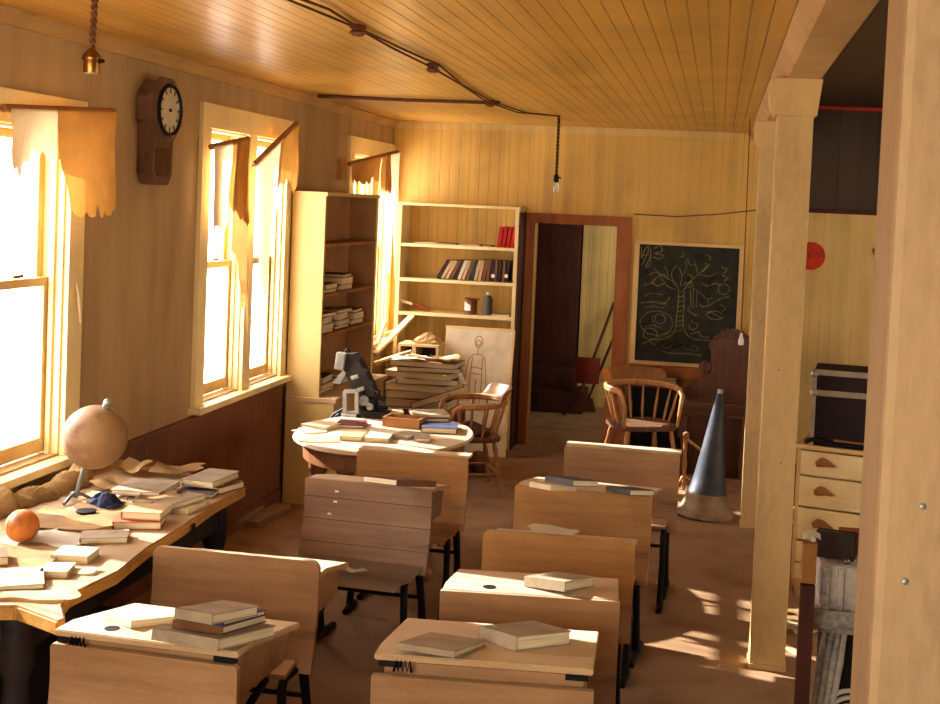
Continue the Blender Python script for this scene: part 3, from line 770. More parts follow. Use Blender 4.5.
desk('school desk fourth in the right row with small books on top', (515, 485), (652, 498), ZD, mat='desk2', rnd=0.008, seat='up', hole=False, drop=0.05)
desk('plain bench back farthest in the right row, near the tall horn', (564.5, 446), (680, 455), ZD, top=False, mat='desk', rnd=0.012, zb=0.35, seat='up')

# ---------------------------------------------------------------- books on the desks
def on_desk(u, v, z): p = atz(u, v, z); return p
ZL1 = 0.722
GD = 'books on the school desks'
ZL1 = 0.725
dbook('small pale book alone at the left of the near left desk', [(115, 614), (129, 623), (180, 614), (160, 606)], 0, 0, 0.02, 'cream', GD)
for lb, q_, z_, h_, cv in (('large tan book at the bottom of the stack on the near left desk', [(152.6, 630.6), (217, 643), (271.7, 624), (218, 613)], 0, 0.03, 'grey'),
      ('brown book second from the bottom of the near left stack', [(178, 624), (221, 631), (262, 612), (220, 603)], 0.031, 0.022, 'brown'),
      ('thin dark blue book under the top of the near left stack', [(184, 618), (224, 624), (259, 609), (224, 600)], 0.054, 0.014, 'blue'),
      ('tan book topmost in the stack on the near left desk', [(181, 611.5), (209.5, 619), (254, 603.5), (224, 596.5)], 0.069, 0.026, 'grey')):
    dbook(lb, q_, 0, z_, h_, cv, GD, 0.21, 0.27 - z_)
dbook('thin square grey book at the left of the near right desk', [(399, 647), (454, 658), (480, 637), (435, 627)], 4, 0, 0.016, 'grey', GD)
dbook('thick wide grey book at the right of the near right desk', [(472, 629), (503, 640), (578, 629), (545, 617.5)], 4, 0, 0.038, 'grey', GD, 0.29, 0.2)
dbook('thick grey book alone on the second desk of the right row', [(527, 577), (563, 584.5), (592, 575), (556, 570.5)], 5, 0, 0.032, 'grey', GD)
dbook('lower pale book at the left of the fourth right desk', [(529, 484), (551, 487.5), (577, 484), (556, 480)], 7, 0, 0.022, 'cream', GD, 0.19, 0.14)
dbook('dark grey book resting on the pale one, fourth right desk', [(547, 477.5), (578, 483), (597, 479), (566, 474)], 7, 0.023, 0.026, 'slate', GD, 0.19, 0.14)
dbook('grey book at the right edge of the fourth right desk', [(611, 489.5), (635, 493.5), (650, 487.5), (625, 483.5)], 7, 0, 0.024, 'slate', GD, 0.15, 0.14)
dbook('brown book lying flat on the third desk of the left row', [(375, 480.5), (423, 482), (427, 477), (372, 475)], 2, 0, 0.026, 'brown', GD)
paper('white paper sheet on top of the third right desk', 553, 533, 0.695, 0.19, 0.14, -4, 'paper_white', 0.012, seed=5)
paper('white scrap of paper on the far right bench back', 620, 449.5, 0.737, 0.13, 0.018, -4, 'paper_white', 0.004, seed=6)
paper('small white patch on the lowered seat in the left row', 354, 571, 0.42, 0.09, 0.05, 0, 'paper_white', 0.004, seed=7)  # small pale patch laid on the seat

# ---------------------------------------------------------------- long table under the near window
LT = 0.72
t = thing('long_table', 'long worn table under the near window heaped with old books', 'table', (0, 0, 0))
outl = [(-2.655, 3.30), (-2.1, 3.32), (-1.98, 3.36), (-1.80, 3.27), (-1.79, 3.30), (-1.855, 3.40), (-1.885, 3.50), (-1.86, 3.76), (-1.895, 4.05), (-1.90, 4.35), (-1.925, 4.7), (-1.92, 5.0), (-1.945, 5.04), (-2.655, 5.34)]
mb = MB(); mb.prism(outl, 0.045, Matrix.Translation((0, 0, LT - 0.045)), bev=0.006); mb.build('table_top', M['ltable'], t)
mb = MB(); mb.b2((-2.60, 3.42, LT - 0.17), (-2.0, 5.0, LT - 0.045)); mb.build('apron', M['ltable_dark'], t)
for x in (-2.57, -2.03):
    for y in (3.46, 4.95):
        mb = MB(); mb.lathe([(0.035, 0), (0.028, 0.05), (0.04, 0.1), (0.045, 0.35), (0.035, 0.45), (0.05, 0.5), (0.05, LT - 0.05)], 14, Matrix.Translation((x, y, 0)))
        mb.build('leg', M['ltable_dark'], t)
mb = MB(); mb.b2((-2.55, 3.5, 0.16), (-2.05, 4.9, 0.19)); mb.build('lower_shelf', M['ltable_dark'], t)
mb = MB(); mb.box((-1.895, 4.42, LT - 0.03), (0.006, 0.02, 0.035)); mb.build('edge_clip', M['iron'], t)
G = 'books on the long table'
for lb, q_, dz, h_, cv in [
    ('brown book half under the grey one at the table corner', [(214, 486), (222, 489), (239, 481), (228, 478)], 0, 0.028, 'brown'),
    ('grey book at the far right corner of the long table', [(189, 480), (216, 482), (233, 472.5), (206, 466)], 0.029, 0.028, 'grey'),
    ('slate book under the wide book on the long table', [(132, 498), (168, 500), (176, 490), (140, 486)], 0.0, 0.022, 'slate'),
    ('dark-edged wide book behind the middle of the long table', [(121, 490), (164, 493), (169, 484), (130, 475)], 0.026, 0.02, 'grey'),
    ('thin dark book lying near the far edge of the long table', [(172, 494), (212, 493), (224, 487), (188, 484)], 0.0, 0.018, 'slate'),
    ('pale open-edged book lower of two by the table front edge', [(166, 508), (188, 509), (208, 501), (188, 498)], 0.0, 0.02, 'cream'),
    ('grey book upper of two by the table front edge', [(155, 502), (170, 505.5), (205, 494.5), (185, 491)], 0.021, 0.022, 'grey'),
    ('yellowed thick book in the middle of the long table', [(124, 511), (162, 514), (169, 505), (132, 502)], 0.031, 0.028, 'tan'),
    ('rust-red spined book near the middle front of the table', [(112, 522), (161, 522), (166, 513), (119, 513)], 0.0, 0.03, 'rust'),
    ('pale lilac-grey book with pale cover near the table front', [(80, 538), (127, 538), (130, 529), (82, 531)], 0.0, 0.022, 'grey'),
    ('white-topped book beside the orange ball on the table', [(49, 555), (90, 556), (98, 548), (66, 545)], 0.0, 0.026, 'cream'),
    ('small white book toward the near end of the table', [(40, 572), (68, 571), (75, 564), (48, 561)], 0.0, 0.02, 'cream'),
    ('flat grey book at the near left of the long table', [(-34, 590), (46, 583), (42, 567), (-30, 570)], 0.0, 0.02, 'grey'),
    ('brown book at the left picture edge on the long table', [(-24, 560), (8, 556), (7, 547), (-20, 549)], 0.0, 0.034, 'brown'),
]:
    qbook(lb, q_, LT + dz, h_, cv, G)
for i, (lb, u, v, w_, l_, yw, mt_, cl, dz) in enumerate([
    ('ragged tan paper sheet before the globe on the table', 78, 523, 0.36, 0.26, 10, 'paper_tan', 0.03, 0.002),
    ('sunlit white paper lying behind the white-topped book', 62, 541, 0.22, 0.16, -20, 'paper_white', 0.01, 0.002),
    ('torn white paper beside the orange ball', 40, 535, 0.13, 0.12, 30, 'paper_white', 0.012, 0.002),
    ('pale loose paper at the near end of the long table', 38, 594, 0.24, 0.14, 14, 'paper', 0.008, 0.002),
    ('white paper strip along the table front edge', 78, 572, 0.12, 0.07, 35, 'paper_white', 0.006, 0.002),
    ('buff paper under the books in the middle of the table', 118, 512, 0.26, 0.2, -8, 'paper_tan', 0.02, 0.002),
    ('crumpled tan wrapping paper behind the books by the wainscot', 178, 473, 0.2, 0.16, 15, 'paper_tan', 0.05, 0.01),
    ('crumpled brown paper at the back of the table by the globe', 135, 473, 0.16, 0.14, -10, 'paper_tan', 0.05, 0.005),
    ('buff page lying between the two heaps at the table far end', 158, 500, 0.16, 0.13, 22, 'paper_tan', 0.03, 0.024),
    ('curled buff page in front of the globe', 116, 489, 0.17, 0.14, -14, 'paper_tan', 0.035, 0.003),
    ('pale folded page near the far end of the table', 203, 485, 0.15, 0.10, 8, 'paper', 0.03, 0.03),
    ('grey flat paper between the globe foot and the books', 108, 500, 0.2, 0.16, 10, 'paper', 0.02, 0.002),
    ('wide buff paper at the left end of the long table', 8, 560, 0.34, 0.3, 5, 'paper_tan', 0.012, 0.002)]):
    paper(lb, u, v, LT + dz, w_, l_, yw, mt_, cl, 'loose papers on the long table', seed=20 + i)
# folded bundle of cloth / wrapping along the wall
def fold(s, q):
    an = q * PI
    r = 0.036 + 0.010 * math.sin(s * 23) * math.sin(s * 7 + q * 3) + 0.006 * math.sin(s * 61 + q * 9) + 0.03 * max(0, math.sin(s * 14 + 0.6)) ** 8 * math.sin(an) ** 2
    return Vector((-2.605 + 0.05 * s * s + math.cos(an) * r * 1.1, 3.70 + 1.15 * s, LT + 0.004 + math.sin(an) * r * 1.5))
mb = MB(); mb.grid(fold, 90, 12, 0.003, smooth=False)
tag(mb.build('cloth_roll', M['cloth']), 'long rumpled roll of tan cloth at the back of the long table', 'cloth')
# blue and white crumpled wrapper
def crump(s, q):
    rr_ = random.Random(int(s * 100) * 131 + int(q * 100))
    return Vector(((s - .5) * 0.13, (q - .5) * 0.1, 0.004 + 0.05 * math.sin(s * PI) * math.sin(q * PI) + rr_.uniform(0, 0.022)))
p = atz(105, 503, LT + 0.02); mb = MB(); mb.grid(crump, 8, 8, 0.001, smooth=False)
tag(mb.build('crumpled_wrapper', BK['blue'], None, (p.x, p.y, LT)), 'crumpled blue wrapper among the papers on the long table', 'wrapper')
p = atz(86, 513, LT + 0.02); mb = MB(); mb.lathe([(0, 0), (0.03, 0), (0.038, 0.018), (0.03, 0.02), (0, 0.012)], 16)
tag(mb.build('small_dish', M['iron'], None, (p.x, p.y, LT + 0.012)), 'small dark dish in front of the globe foot', 'dish')
# orange ball
p = atz(17, 545, LT)
mb = MB(); mb.sphere((0, 0, 0.056), 0.056, 28)
for k in range(6):
    an = k * PI / 3
    mb.tube([(0.0565 * math.cos(an) * math.sin(b_), 0.0565 * math.sin(an) * math.sin(b_), 0.056 + 0.0565 * math.cos(b_)) for b_ in [PI * j / 12 for j in range(1, 12)]], 0.0008, 5)
tag(mb.build('orange_ball', M['orange'], None, (p.x, p.y + 0.03, LT + 0.003)), 'small orange ball at the left end of the long table', 'ball')
# terrestrial globe
gy = 4.56
gc = aty(95, 437, gy); gr = 33.5 * gy / F * 1.02
ft = atz(75, 502, LT)
t = thing('globe', 'faded tan globe tilted on a thin metal stand on the table', 'globe', (ft.x, ft.y, LT))
c = gc - Vector((ft.x, ft.y, LT))
ax = Vector((0.30, 0.05, 0.95)).normalized()
mb = MB(); mb.sphere(c, gr, 36); mb.build('sphere', M['globe'], t)
mb = MB(); mb.tube([c + ax * gr * 0.98, c + ax * (gr + 0.012)], [0.012, 0.016], 12); mb.sphere(c + ax * (gr + 0.02), 0.015, 12); mb.build('finial', M['pale_metal'], t)
mb = MB(); mb.tube([(0, 0, 0.02), (0.004, 0, 0.03), c - ax * gr * 0.98], [0.011, 0.008, 0.009], 10); mb.build('stand_rod', M['steel'], t)
mb = MB()
for k in range(3):
    an = k * 2 * PI / 3 + 0.4
    mb.tube([(0, 0, 0.034), (0.03 * math.cos(an), 0.03 * math.sin(an), 0.028), (0.07 * math.cos(an), 0.07 * math.sin(an), 0.006)], [0.009, 0.007, 0.006], 8)
mb.build('tripod_foot', M['steel'], t)

# ---------------------------------------------------------------- round table with machine and books
RT = 0.69
cx, cy = -1.745, 6.58
t = thing('round_table', 'round oak table with turned legs behind the left desks', 'table', (cx, cy, 0))
SQ = Matrix.Diagonal((0.80, 1, 1, 1))
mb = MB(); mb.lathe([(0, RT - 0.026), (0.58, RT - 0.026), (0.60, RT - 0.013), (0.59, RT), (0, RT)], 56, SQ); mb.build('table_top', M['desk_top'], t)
mb = MB(); mb.lathe([(0.53, RT - 0.115), (0.535, RT - 0.03), (0.50, RT - 0.03), (0.50, RT - 0.115)], 48, SQ, cap=False); mb.build('apron', M['table'], t)
tl = [(0.03, 0), (0.036, 0.03), (0.024, 0.06), (0.036, 0.10), (0.028, 0.16), (0.046, 0.26), (0.052, 0.33), (0.036, 0.37), (0.05, 0.40), (0.036, 0.43), (0.05, 0.46), (0.04, 0.50), (0.05, 0.52), (0.05, RT - 0.03)]
for x, y in ((-0.28, -0.28), (0.33, -0.32), (0.30, 0.32), (-0.30, 0.34), (-0.13, -0.28)):
    mb = MB(); mb.lathe(tl, 16, Matrix.Translation((x, y, 0))); mb.build('leg', M['table'], t)
G = 'books on the round table'
for lb, q_, dz, h_, cv in [
    ('tan book at the left front of the round table', [(303, 424), (326, 428), (338, 424), (316, 420)], 0, 0.02, 'tan'),
    ('tan book in front of the machine on the round table', [(340, 436), (362, 437.5), (365, 432.5), (345, 431.5)], 0, 0.024, 'tan'),
    ('cream book at the front middle of the round table', [(364, 437.5), (388.5, 438.5), (394, 432.5), (371, 431.5)], 0, 0.024, 'cream'),
    ('splayed pale book toward the right front of the round table', [(394, 435), (411, 438), (419, 432), (402, 429.5)], 0, 0.014, 'grey'),
    ('small grey book at the right front of the round table', [(413, 438.5), (429, 438.5), (431, 434), (416, 434)], 0, 0.02, 'grey'),
    ('dark blue-edged pale book at the right of the round table', [(421, 427.5), (452, 428.5), (463, 422), (424, 421.5)], 0, 0.032, 'blue'),
    ('dark book under the thin grey one on the round table', [(416, 419), (446, 418), (444, 412.5), (418, 413)], 0, 0.024, 'dark'),
    ('thin grey book upper right of the round table by the chair', [(410, 415.5), (448, 414), (444, 408.5), (415, 409.5)], 0.026, 0.018, 'grey'),
    ('white-paged book behind the small box on the round table', [(388, 413.5), (402, 413), (404, 409), (391, 409)], 0, 0.034, 'cream'),
    ('pinkish-red book under the machine feet', [(336, 424.5), (364, 426), (367, 420), (340, 419)], 0, 0.018, 'maroon'),
    ]:
    qbook(lb, q_, RT + dz, h_, cv, G)
p = atz(402, 428, RT)
t = thing('small_box', 'open brown wooden box among the books on the round table', 'box', (p.x, p.y + 0.06, RT), R(-6))
mb = MB(); mb.b2((-0.11, -0.06, 0.001), (0.11, 0.06, 0.008)); mb.b2((-0.11, -0.065, 0), (0.11, -0.055, 0.055)); mb.b2((-0.11, 0.055, 0), (0.11, 0.065, 0.055)); mb.b2((-0.11, -0.055, 0), (-0.10, 0.055, 0.055)); mb.b2((0.10, -0.055, 0), (0.11, 0.055, 0.055))
mb.build('box_body', M['cardboard'], t)
paper('pale paper sheet at the left of the round table', 320, 440, RT, 0.22, 0.16, 10, 'paper', 0.01, 'papers on the round table', seed=41)
paper('white paper sheet at the left rim of the round table', 312, 431, RT, 0.15, 0.16, -15, 'paper_white', 0.008, 'papers on the round table', seed=42)
# grey machine with slanting arm
p = atz(362, 417, RT)
my = p.y
t = thing('metal_machine', 'grey and black cast-metal machine with slanting arm on the round table', 'machine', (p.x, my, RT + 0.02))
def ml(u, v, dy=0.0): q = aty(u, v, my + dy); return q - Vector((p.x, my, RT + 0.02))
mb = MB()                                             # upright open frame
fr = [(345, 391), (357, 391), (357, 413), (345, 413)]
pts = [ml(*q) for q in fr]
for i in range(4):
    a, b = pts[i], pts[(i + 1) % 4]; mb.tube([a, b], 0.016, 4)
mb.box(ml(350, 416), (0.09, 0.07, 0.03), bev=0.005)
mb.build('open_frame', M['pale_metal'], t)
mb = MB()                                             # slanting arm: tapered plate with ribs
ol = [(346, 354), (357, 353), (367, 371), (386, 412), (386, 416), (362, 416), (360, 400), (347, 376)]
oo = [ml(*q, 0.05) for q in ol]
mb.prism([(q.x, q.z) for q in oo], 0.09, Matrix(((1, 0, 0, 0), (0, 0, 1, 0.02), (0, 1, 0, 0), (0, 0, 0, 1))), bev=0.006)
for (u, v) in ((359, 357), (366, 370), (372, 382), (377, 392), (382, 402)):
    mb.box(ml(u, v, 0.05), (0.03, 0.06, 0.022), rot=(0, R(25), 0), bev=0.004)
mb.build('slanting_arm', M['machine'], t)
mb = MB()
for (u0, v0, u1, v1) in ((358, 398, 386, 398), (358, 407, 388, 408), (364, 386, 366, 414), (375, 392, 378, 414)): mb.tube([ml(u0, v0, 0.02), ml(u1, v1, 0.02)], 0.009, 6)
mb.box(ml(376, 413, 0.03), (0.16, 0.12, 0.035), bev=0.006)
mb.build('side_bracing', M['iron'], t)
mb = MB(); mb.box(ml(341, 361, 0.02), (0.055, 0.06, 0.10), rot=(0, R(6), 0), bev=0.008); mb.build('head_box', M['pale_metal'], t)
mb = MB(); mb.tube([ml(345, 352), ml(347, 349), ml(350, 352)], 0.006); mb.build('handle', M['iron'], t)
mb = MB(); mb.prism([(ml(*q).x, ml(*q).z) for q in ((343, 370), (346, 373), (340, 384), (332, 383))], 0.05, Matrix(((1, 0, 0, 0), (0, 0, 1, 0), (0, 1, 0, 0), (0, 0, 0, 1)))); mb.build('chute', M['pale_metal'], t)
for (u, v) in ((355, 377), (361, 389)):
    mb = MB(); q = ml(u, v, -0.0); mb.tube([q + Vector((-0.02, 0, -0.008)), q + Vector((0.02, 0, 0.008))], 0.013, 12); mb.build('roller', M['pale_metal'], t)
for (u, v, r_) in ((365, 400, 0.03), (371, 406, 0.022)):
    mb = MB(); q = ml(u, v); mb.lathe([(0, 0), (r_, 0), (r_, 0.025), (r_ * 0.5, 0.03), (0, 0.03)], 20, Matrix.Translation(q) @ Matrix.Rotation(PI / 2, 4, 'X')); mb.build('gear_wheel', M['steel'], t)
for (u, v) in ((340, 417), (359, 418), (376, 419)):
    mb = MB(); q = ml(u, v); mb.lathe([(0, 0), (0.02, 0.0), (0.026, 0.012), (0.02, 0.03), (0, 0.032)], 14, Matrix.Translation(q) @ Matrix.Rotation(PI / 2, 4, 'X')); mb.build('foot_wheel', M['black'], t)
mb = MB(); mb.tube([ml(345, 408), ml(334, 414), ml(330, 419)], [0.008, 0.007, 0.006]); mb.build('crank', M['black'], t)

# ---------------------------------------------------------------- shelf cabinet against the left wall
CY0, CY1, CX = 7.58, 8.80, -2.45
t = thing('shelf_cabinet', 'tall cream open-shelved cabinet between the middle and far windows', 'cabinet', (0, 0, 0))
X0 = XL + 0.035
mb = MB()
mb.b2((X0, CY0, 0), (CX, CY0 + 0.025, 1.985)); mb.b2((X0, CY0, 1.96), (CX + 0.01, CY1, 1.985))
mb.b2((CX, CY0, 0), (CX + 0.10, CY0 + 0.025, 0.655))
mb.build('end_panel', M['cab_out'], t)
mb = MB(); mb.b2((X0, CY0 + 0.025, 0.69), (X0 + 0.012, CY1 - 0.02, 1.96)); mb.build('back_board', M['cab_in'], t)
mb = MB(); mb.b2((X0, CY1 - 0.02, 0.69), (CX - 0.006, CY1, 1.96)); mb.build('far_panel', M['cab_in'], t)
mb = MB(); mb.b2((CX - 0.006, CY1 - 0.022, 0.69), (CX + 0.002, CY1 + 0.002, 1.96)); mb.build('front_edge', M['cream'], t)
for zz in (1.655, 1.335, 1.075):
    mb = MB(); mb.b2((X0 + 0.012, CY0 + 0.025, zz - 0.02), (CX - 0.004, CY1 - 0.025, zz)); mb.build('shelf', M['cardboard'], t)
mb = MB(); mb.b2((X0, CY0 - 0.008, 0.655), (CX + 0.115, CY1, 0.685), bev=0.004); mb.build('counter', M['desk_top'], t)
mb = MB(); mb.b2((X0, CY0 + 0.025, 0.05), (CX + 0.09, CY1, 0.655)); mb.build('base_box', M['cab_out'], t)
# stacks on its shelves: every book its own object
zs = {'second': 1.335, 'third': 1.075, 'bottom': 0.685}
ordn = ['bottom', 'second', 'third', 'fourth', 'fifth', 'sixth']
for shelf, place, y, n, cols in (('second', 'left', 7.85, 2, ('tan', 'brown')), ('second', 'middle', 8.2, 3, ('grey', 'tan', 'brown')), ('third', 'left', 7.8, 4, ('tan', 'cream', 'brown', 'tan')),
                          ('third', 'middle', 8.15, 4, ('brown', 'tan', 'grey', 'tan')), ('third', 'right', 8.5, 3, ('brown', 'tan', 'brown')), ('bottom', 'left', 7.85, 3, ('brown', 'tan', 'dark')), ('bottom', 'right', 8.3, 2, ('brown', 'tan'))):
    zz = zs[shelf]
    for k in range(n):
        h_ = 0.022 + 0.012 * ((k * 7 + int(y * 10)) % 3)
        book('%s %s book, %s in the %s stack on the cabinet %s shelf' % ('dusty', cols[k], ordn[k], place, {'second': 'second', 'third': 'third', 'bottom': 'lowest'}[shelf]),
             (-2.565 + 0.008 * (k % 2), y + 0.012 * k, zz + 0.001), 0.16, 0.24, h_, R(4 * (k % 3) - 4), cols[k], 'books stacked in the shelf cabinet')
        zz += h_ + 0.001
# ---------------------------------------------------------------- heaped table behind the round table
t = thing('heaped_table', 'low brown table behind the round table heaped with bound volumes', 'table', (0, 0, 0))
HT = 0.44
mb = MB(); mb.b2((-2.42, 8.83, HT - 0.03), (-1.80, 9.33, HT), bev=0.006); mb.build('table_top', M['table'], t)
mb = MB(); mb.b2((-2.37, 8.88, HT - 0.12), (-1.85, 9.28, HT - 0.03)); mb.build('apron', M['table'], t)
for x in (-2.35, -1.87):
    for y in (8.90, 9.26):
        mb = MB(); mb.b2((x - 0.03, y - 0.03, 0), (x + 0.03, y + 0.03, HT - 0.03)); mb.build('leg', M['table'], t)
G = 'bound volumes heaped on the low table'
vols = [('thick grey volume at the bottom of the heap', -2.12, 9.05, 0.48, 0.34, 0.062, -3, 'slate'), ('tan bound volume second from the bottom of the heap', -2.16, 9.06, 0.44, 0.32, 0.055, 6, 'grey'),
        ('pale tan volume third from the bottom of the heap', -2.13, 9.05, 0.47, 0.33, 0.05, -7, 'tan'), ('brown volume fourth from the bottom of the heap', -2.09, 9.07, 0.45, 0.32, 0.042, 10, 'brown'),
        ('light brown volume fifth from the bottom of the heap', -2.12, 9.06, 0.5, 0.32, 0.045, -11, 'tan'), ('dark-edged folio sixth from the bottom of the heap', -2.08, 9.08, 0.46, 0.30, 0.035, 8, 'dark'), ('brown folio topmost of the heap under loose papers', -2.10, 9.07, 0.5, 0.30, 0.04, -4, 'brown')]
zz = HT
for lb, x, y, w_, l_, h_, yw, cv in vols:
    book(lb, (x, y, zz + 0.001), w_, l_, h_, R(yw), cv, G); zz += h_ + 0.0012
book('long brown ledger propped slanting against the front of the heap', (-1.95, 8.845, HT + 0.07), 0.42, 0.03, 0.05, 0, 'brown', G, rot=(0, R(-20), 0))
for i, (dx, dy, w_, l_, yw, mt_, lb) in enumerate([(-0.13, -0.02, 0.24, 0.2, 10, 'paper_white', 'white curled paper on the left of the volume heap'), (0.03, 0.02, 0.36, 0.16, -8, 'paper', 'long pale paper lying on top of the volume heap'), (0.14, -0.04, 0.2, 0.16, 20, 'paper_tan', 'tan curled paper at the right of the volume heap')]):
    pp = paper(lb, 420, 360, zz, w_, l_, yw, mt_, 0.03, 'papers on the volume heap', seed=60 + i)
    pp.location = (-2.10 + dx, 9.04 + dy, zz + 0.002 + 0.006 * i)
mb = MB()
for k in range(5):
    q = aty(455 + k * 2.2, 366 + k * 4, 8.98); mb.sphere(q, 0.02, 8, (1.2, 0.7, 0.7), (0.3 * k, 0.5, 0.2))
tag(mb.build('torn_pages', M['paper_white']), 'crumpled white page edges sticking out right of the heap', 'paper')
# loose lumber and a broken crate in front of the bookcase
def stick(lb, a, b, w=0.05, h=0.018, mat='stick', name='wooden_stick'):
    a, b = Vector(a), Vector(b); d = b - a
    mb = MB(); mb.box((0, 0, 0), (d.length, w, h), bev=0.002)
    o = mb.build(name, M[mat], None, (a + b) / 2)
    o.rotation_euler = d.to_track_quat('X', 'Z').to_euler()
    return tag(o, lb, 'wood', 'loose lumber by the bookcase')
stick('long pale board leaning from the heap up to the bookcase', aty(374, 354, 9.42), aty(412, 316, 9.76), 0.06)
stick('bright thin board lying across the heap behind the machine', aty(374, 363, 9.12), aty(411, 351, 9.22), 0.05)
stick('brown board lying low beside the broken crate', aty(384, 362, 9.16), aty(418, 356, 9.20), 0.05, mat='cardboard')
stick('short upright pale stick beside the far window', aty(375, 352, 9.54), aty(385, 322, 9.62), 0.03)
stick('short slanting stick crossing behind the long pale board', aty(372, 338, 9.70), aty(396, 330, 9.74), 0.03)
stick('small stick under the long pale board at the left', aty(373, 346, 9.64), aty(394, 338, 9.68), 0.03)
p = aty(421, 352, 9.55)
t = thing('crate', 'open wooden crate behind the volume heap by the bookcase', 'crate', (p.x, 9.58, 0))
ct_ = aty(421, 343, 9.55).z
mb = MB()
mb.b2((-0.16, -0.13, ct_ - 0.02), (0.16, 0.12, ct_)); mb.b2((-0.16, -0.13, 0.0), (0.16, 0.12, 0.02)); mb.b2((-0.16, -0.129, 0.02), (-0.14, 0.119, ct_ - 0.02)); mb.b2((0.14, -0.129, 0.02), (0.16, 0.119, ct_ - 0.02)); mb.b2((-0.05, -0.129, 0.02), (-0.02, 0.1, ct_ - 0.02))
mb.build('crate_frame', M['stick'], t)
mb = MB(); mb.b2((-0.138, 0.10, 0.02), (0.138, 0.118, ct_ - 0.02)); mb.build('crate_back', M['dark_door'], t)
p2 = aty(428, 338, 9.55)
def crump2(s, q):
    rr_ = random.Random(int(s * 90) * 17 + int(q * 77)); return Vector(((s - .5) * 0.24, (q - .5) * 0.16, 0.003 + 0.07 * math.sin(s * PI) * math.sin(q * PI) + rr_.uniform(0, 0.02)))
mb = MB(); mb.grid(crump2, 8, 8, 0.002, smooth=False)
tag(mb.build('cloth_bundle', M['cloth'], None, (p2.x, 9.56, ct_ + 0.001)), 'rumpled tan cloth lying on the wooden crate', 'cloth')

# ---------------------------------------------------------------- bookcase on the back wall
BX0, BX1, BYF = -2.56, -1.575, 9.80
t = thing('bookcase', 'cream open bookcase on the back wall left of the doorway', 'bookcase', (0, 0, 0))
ybk = YB - 0.005
mb = MB(); mb.b2((BX1 - 0.03, BYF, 0), (BX1, ybk, 1.92)); mb.build('side_panel', M['cream'], t)
mb = MB(); mb.b2((BX0, BYF, 0), (BX0 + 0.03, ybk, 1.92)); mb.build('side_panel', M['cream'], t)
mb = MB(); mb.b2((BX0 - 0.01, BYF - 0.015, 1.92), (BX1 + 0.012, ybk, 1.942), bev=0.004); mb.build('top_board', M['cream'], t)
for zz in (1.615, 1.335, 1.062, 0.50):
    mb = MB(); mb.b2((BX0 + 0.03, BYF + 0.002, zz - 0.026), (BX1 - 0.03, ybk, zz)); mb.build('shelf', M['cream'], t)
mb = MB(); mb.b2((BX1, BYF, 0), (BX1 + 0.012, ybk, 1.90)); mb.build('side_shade_sheet', M['dark_door'], t)  # dark sheet painting the shade on the bookcase side
def upright(lb, x, z, th, hh, dd, cov, lean=0.0, group=None):
    t_ = thing('book', lb, 'book', (x, BYF + 0.03, z + 0.0015), 0, group, rot=(0, lean, 0))
    mb = MB(); ct2 = 0.0025
    mb.b2((0, 0, 0), (ct2, dd, hh)); mb.b2((th - ct2, 0, 0), (th, dd, hh)); mb.b2((0, 0, 0), (th, ct2, hh)); mb.build('cover', BK[cov] if cov in BK else M[cov], t_)
    mb = MB(); mb.b2((ct2, ct2, 0.003), (th - ct2, dd - 0.004, hh - 0.004)); mb.build('pages', M['pages'], t_)
    return t_
od = ['first', 'second', 'third', 'fourth', 'fifth', 'sixth', 'seventh', 'eighth', 'ninth', 'tenth', 'eleventh', 'twelfth', 'thirteenth', 'fourteenth', 'fifteenth', 'sixteenth', 'seventeenth', 'eighteenth']
for k in range(4):
    upright('red book, %s from the left on the top bookcase shelf' % od[k], -1.75 + 0.0345 * k, 1.615, 0.031, 0.165 + 0.004 * (k % 2), 0.12, 'red_book', R(7), 'red books on the top bookcase shelf')
x = -2.235
cols = ['dark', 'tan', 'tan', 'brown', 'dark', 'cream', 'tan', 'brown', 'green', 'tan', 'tan', 'brown', 'brown', 'dark', 'brown', 'dark', 'brown', 'dark']
for k, cv in enumerate(cols):
    lean = R(max(3, 30 - 2.0 * k)); th = 0.0285 if k != 4 else 0.024
    hh = 0.165 if k < 11 else 0.175
    lift = th * math.sin(lean)                         # the tilted book stands on its lower right corner
    upright('%s %s book, %s from the left in the leaning shelf row' % ('tall' if k >= 11 else 'slanting', cv, od[k]), x, 1.335 + lift, th, hh, 0.12, cv, lean, 'leaning books on the second bookcase shelf')
    x += th / math.cos(lean) + 0.0035
for k, (u, v) in enumerate(((493, 279), (506, 279))):
    q = aty(u, v - 3, BYF + 0.025); mb = MB(); mb.lathe([(0, 0), (0.016, 0), (0.016, 0.003), (0, 0.0035)], 14, Matrix.Translation((q.x, BYF + 0.026, q.z)) @ Matrix.Rotation(PI / 2, 4, 'X'))
    tag(mb.build('round_tag', M['paper_white']), '%s round white paper tag on the brown shelved books' % ('left' if k == 0 else 'right'), 'tag')
# thin pamphlets lying on the top shelf
for k, (u, w_, cv, lb) in enumerate(((428, 0.2, 'cream', 'pale pamphlet lying at the left of the top shelf'), (448, 0.16, 'dark', 'dark thin book lying on the middle of the top shelf'), (470, 0.18, 'tan', 'tan pamphlet lying right of middle on the top shelf'), (488, 0.08, 'brown', 'small brown booklet beside the red books'))):
    q = aty(u, 245, BYF + 0.1); book(lb, (q.x, BYF + 0.11, 1.6155), w_, 0.13, 0.012, 0, cv, 'pamphlets on the top bookcase shelf')
q = aty(470, 311, 9.88)
t = thing('tin_can', 'rusty tin can with torn white label on the third bookcase shelf', 'can', (q.x, 9.9, 1.063))
mb = MB(); mb.lathe([(0, 0), (0.052, 0), (0.054, 0.004), (0.051, 0.01), (0.051, 0.115), (0.055, 0.12), (0.05, 0.122), (0.048, 0.11), (0, 0.108)], 24); mb.build('can_body', BK['brown'], t)
